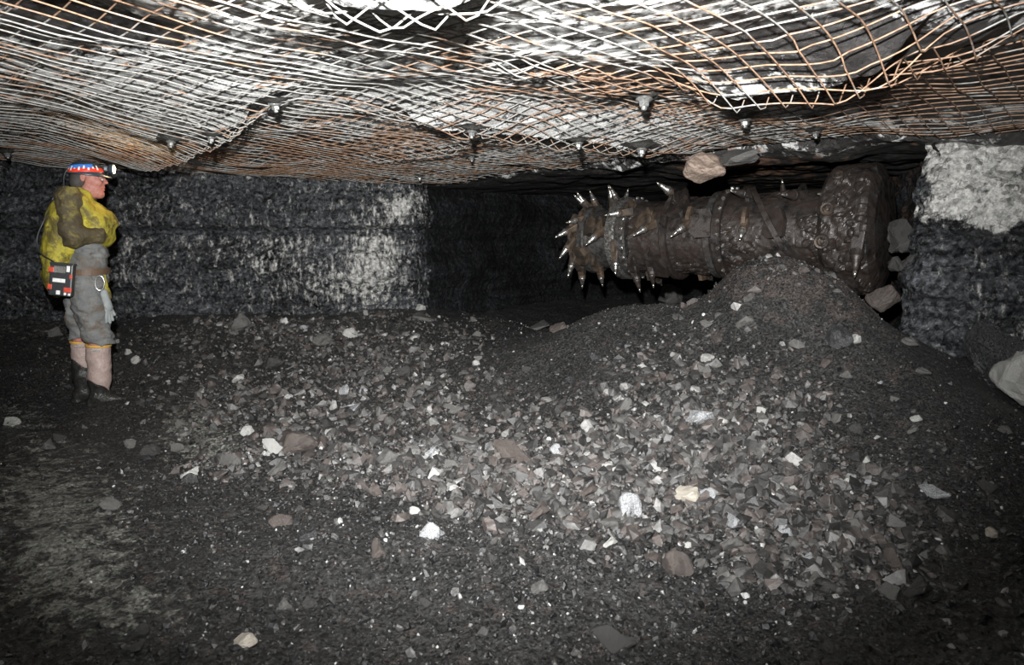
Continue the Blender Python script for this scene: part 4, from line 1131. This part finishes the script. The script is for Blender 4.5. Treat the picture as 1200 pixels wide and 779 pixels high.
# boots
for sy, kx, ax, tx in ((-1, 117.5, 118, 150), (1, 95, 96, 118)):
    y0 = .10 * sy
    kt, an = Lp(kx, 402, y0), Lp(ax, 455, y0)
    def build(boot):
        q = SDF((an[0] - .16, y0 - .16, -.02), (an[0] + .36, y0 + .16, .56), .006)
        q.cap((kt[0], y0, .52), (an[0] + .005, y0, .22), .088, .08, .03); q.cap((an[0] + .005, y0, .22), (an[0], y0, .10), .078, .06, .03)
        fx = Lp(tx, 470)[0]
        dy = .0 if sy < 0 else .12
        q.cap((an[0] - .03, y0, .055), (an[0] + .02, y0, .07), .05, .055, .03)
        q.cap((an[0] + .02, y0, .07), (fx - .02, y0 + dy, .043), .052, .04, .03); q.ell((fx - .02, y0 + dy, .04), (.055, .048, .038), .02)
        q.cap((an[0] - .04, y0, .012), (fx - .01, y0 + dy, .012), .045, .048, .01)
        return q
    line = lambda X, Y, Z: Z - (.06 + np.maximum(.105 - (X - an[0]) * .55, .04) + (.12 if sy > 0 else 0) + .02 * np.sin(Y * 30))
    q = build(0); q.cut(lambda X, Y, Z: -line(X, Y, Z)); q.cut(lambda X, Y, Z: Z - .485)
    q.fold(.006, 8, 8, 16, 61)
    bt = pobj('boot', q.mesh('boot'), MP['pink'])
    q = build(1); q.d -= .002; q.cut(line); q.cut(lambda X, Y, Z: -Z); q.fold(.005, 14, 14, 14, 63)
    pobj('boot_foot', q.mesh('boot_foot'), MP['black'], bt)
    bm = bmesh.new(); bm_lathe(bm, [(.0875, -.008), (.0915, 0), (.0875, .009)], 32, Matrix.Translation((kt[0], y0, .478)), False)
    bm_obj('boot_band', bm, MP['yellowband'], bt)
    bm = bmesh.new(); bm_box(bm, .06, .006, .012, Matrix.Translation((kt[0] - .01, y0 - .083, .45)), 1, .001)
    bm_obj('boot_buckle', bm, MP['chrome'], bt)

# helmet with its stickers and lamp
HC = Vector((.018, 0, 1.775))
bm = bmesh.new()
R = []
for j in range(13):
    a = j / 12 * math.pi / 2
    R.append([bm.verts.new(HC + Vector((.122 * math.cos(a) * math.cos(t), .10 * math.cos(a) * math.sin(t), .098 * math.sin(a) + (.006 if abs(math.sin(t)) < .25 else 0) * math.cos(a)))) for t in [k * 2 * math.pi / 40 for k in range(40)]])
brim = [bm.verts.new(HC + Vector(((.14 + .03 * max(0, math.cos(t)) ** 2) * math.cos(t), .116 * math.sin(t), -.016 - .004 * math.cos(t)))) for t in [k * 2 * math.pi / 40 for k in range(40)]]
for a, b in zip([brim] + R[:-1], R):
    for k in range(40): bm.faces.new((a[k], a[(k + 1) % 40], b[(k + 1) % 40], b[k]))
bmesh.ops.remove_doubles(bm, verts=bm.verts, dist=1e-4)
bmesh.ops.solidify(bm, geom=list(bm.faces), thickness=.004); bmesh.ops.recalc_face_normals(bm, faces=bm.faces)
helmet = bm_obj('helmet', bm, MP['helmet'], person, True)
def band(name, z0, z1, t0, t1, mat, off=1.03, tilt=.10):
    bm = bmesh.new(); rows = []
    for j in range(4):
        row = []
        for k in range(41):
            t = math.radians(t0 + (t1 - t0) * k / 40); zz = z0 + (z1 - z0) * j / 3 + tilt * math.cos(t) * .12
            c = math.sqrt(max(.05, 1 - (zz / .098) ** 2)) * off
            row.append(bm.verts.new(HC + Vector((.122 * c * math.cos(t), .10 * c * math.sin(t), zz))))
        rows.append(row)
    for a, b in zip(rows[:-1], rows[1:]):
        for k in range(40): bm.faces.new((a[k], a[k + 1], b[k + 1], b[k]))
    return bm_obj(name, bm, mat, helmet)
band('red_sticker_band', .004, .034, -205, -18, MP['red'])
band('blue_sticker_band', .036, .062, -195, -62, MP['blue'])
for k in range(9):
    band('white_sticker_mark', .018 + .010 * (k % 2), .036 + .008 * (k % 3), -172 + k * 15, -166 + k * 15, MP['white'], 1.05)
bm = bmesh.new(); fx = frame_from((1, -.12, .02)); lp = HC + Vector((.128, 0, .046))
bm_box(bm, .03, .05, .03, Matrix.Translation(lp), 1, .004); bm_lathe(bm, [(.024, .01), (.036, .03), (.038, .05), (.034, .052)], 20, place(fx, lp))
bm_obj('lamp_housing', bm, MP['helmet'], helmet)
bm = bmesh.new(); bm_lathe(bm, [(.034, .05), (.03, .058), (.018, .063), (.004, .065)], 20, place(fx, lp))
bm_obj('lamp_lens', bm, MP['lamp'], helmet, True)
# belt, battery pack, ring and glove
bm = bmesh.new()
rows = []
for z, r in ((1.015, 1.0), (1.015, 1.05), (1.06, 1.05), (1.06, 1.0)):
    rows.append([bm.verts.new((  .022 + .148 * r * math.cos(t), .185 * r * math.sin(t), z + .012 * math.cos(t))) for t in [k * 2 * math.pi / 48 for k in range(48)]])
for i in range(4):
    a, b = rows[i], rows[(i + 1) % 4]
    for k in range(48): bm.faces.new((a[k], a[(k + 1) % 48], b[(k + 1) % 48], b[k]))
bmesh.ops.recalc_face_normals(bm, faces=bm.faces)
bm_obj('belt', bm, MP['belt'], person)
bc = Vector((-.115, -.235, .98)); Rb = Matrix.Rotation(math.radians(4), 4, 'Y') @ Matrix.Rotation(math.radians(-10), 4, 'Z')
def bb(bm, dx, dy, dz, sx, sy, sz, bev=.003): bm_box(bm, sx, sy, sz, Matrix.Translation(bc) @ Rb @ Matrix.Translation((dx, dy, dz)), 1, bev)
bm = bmesh.new(); bb(bm, 0, 0, 0, .15, .075, .235, .010); bb(bm, 0, 0, .118, .155, .08, .012)
bat = bm_obj('battery_pack', bm, MP['batt'], person)
bm = bmesh.new(); bm.free()
for q in ((-.063, -.034, .07, .034, .02, .038), (-.066, -.034, -.055, .028, .02, .038), (.05, -.034, -.068, .05, .02, .036), (.066, -.034, .03, .018, .02, .03)):
    bm = bmesh.new(); bb(bm, *q); bm_obj('red_corner_guard', bm, MP['redcap'], bat)
for q in ((-.01, -.039, -.004, .082, .006, .028), (.045, -.039, .085, .022, .008, .045), (-.01, -.039, -.092, .026, .006, .03), (.036, -.04, -.098, .016, .008, .02), (.062, -.04, -.1, .016, .008, .018)):
    bm = bmesh.new(); bb(bm, *q); bm_obj('white_label', bm, MP['white'], bat)
bm = bmesh.new(); bb(bm, -.01, -.038, .075, .075, .008, .05)
bm_obj('grey_latch', bm, M['plate'], bat)
cu = bpy.data.curves.new('lamp_cord', 'CURVE'); cu.dimensions = '3D'; cu.bevel_depth = .005; cu.bevel_resolution = 2
sp = cu.splines.new('BEZIER'); pts = [(.0, .0, 1.885), (-.115, .0, 1.78), (-.135, -.03, 1.62), (-.235, -.12, 1.42), (-.28, -.14, 1.2), (-.16, -.23, 1.1)]
sp.bezier_points.add(len(pts) - 1)
for bp, q in zip(sp.bezier_points, pts): bp.co = q; bp.handle_left_type = bp.handle_right_type = 'AUTO'
tmp = bpy.data.objects.new('tmp_cord', cu); C.objects.link(tmp)
mm = bpy.data.meshes.new_from_object(tmp.evaluated_get(bpy.context.evaluated_depsgraph_get())); bpy.data.objects.remove(tmp)
pobj('lamp_cord', mm, MP['batt'])
bm = bmesh.new(); rc = Vector(Lp(121, 329, -.185)); n1, n2 = 28, 8; ring_ = []
for k in range(n1):
    t = 2 * math.pi * k / n1
    ring_.append([bm.verts.new(rc + Vector(((.03 + .005 * math.cos(w_)) * math.cos(t), .005 * math.sin(w_), (.055 + .005 * math.cos(w_)) * math.sin(t)))) for w_ in [2 * math.pi * q / n2 for q in range(n2)]])
for k in range(n1):
    for q in range(n2): bm.faces.new((ring_[k][q], ring_[(k + 1) % n1][q], ring_[(k + 1) % n1][(q + 1) % n2], ring_[k][(q + 1) % n2]))
bmesh.ops.recalc_face_normals(bm, faces=bm.faces)
bm_obj('key_ring', bm, MP['chrome'], person, True)
s = SDF((.08, -.2, .6), (.3, .1, .95), .006)
s.cap(Lp(124, 340, -.12), Lp(129, 357, -.12), .03, .036, .02)
for k, (ex, ey, yy) in enumerate(((128, 374, -.145), (132, 375, -.13), (135, 372, -.115), (137, 366, -.1))): s.cap(Lp(127 + k * 1.6, 358, yy), Lp(ex, ey, yy), .014, .011, .01)
pobj('glove', s.mesh('glove'), MP['glove'])
ll = bpy.data.lights.new('cap_lamp', 'POINT'); ll.energy = 3.0; ll.color = (1, .62, .3); ll.shadow_soft_size = .02
lo2 = bpy.data.objects.new('cap_lamp', ll); C.objects.link(lo2); lo2.parent = person; lo2.location = lp + Vector((.09, -.02, 0))

# ------------------------------------------------------------------ light: the photographer's flash
ld = bpy.data.lights.new('camera_flash', 'SPOT'); ld.energy = 3300; ld.spot_size = math.radians(95); ld.spot_blend = 1.0; ld.shadow_soft_size = .035
lo = bpy.data.objects.new('camera_flash', ld); C.objects.link(lo)
lo.location = (-.08, .05, CAMZ + .34)
tgt = Vector(at_depth(575, 195, 6))
lo.rotation_euler = (tgt - lo.location).to_track_quat('-Z', 'Y').to_euler()
w = bpy.data.worlds.new('World'); bpy.context.scene.world = w; w.use_nodes = True
w.node_tree.nodes['Background'].inputs[0].default_value = (0, 0, 0, 1)

cam = bpy.data.cameras.new('Camera'); co = bpy.data.objects.new('Camera', cam); C.objects.link(co)
co.location = (0, 0, CAMZ); co.rotation_euler = (math.pi / 2 - TH, 0, 0)
cam.sensor_width = 36; cam.lens = F / 1200 * 36; cam.clip_start = .05
sc = bpy.context.scene; sc.camera = co
sc.view_settings.view_transform = 'Standard'; sc.view_settings.look = 'None'; sc.view_settings.exposure = 0; sc.view_settings.gamma = 1
sc.view_settings.use_curve_mapping = False
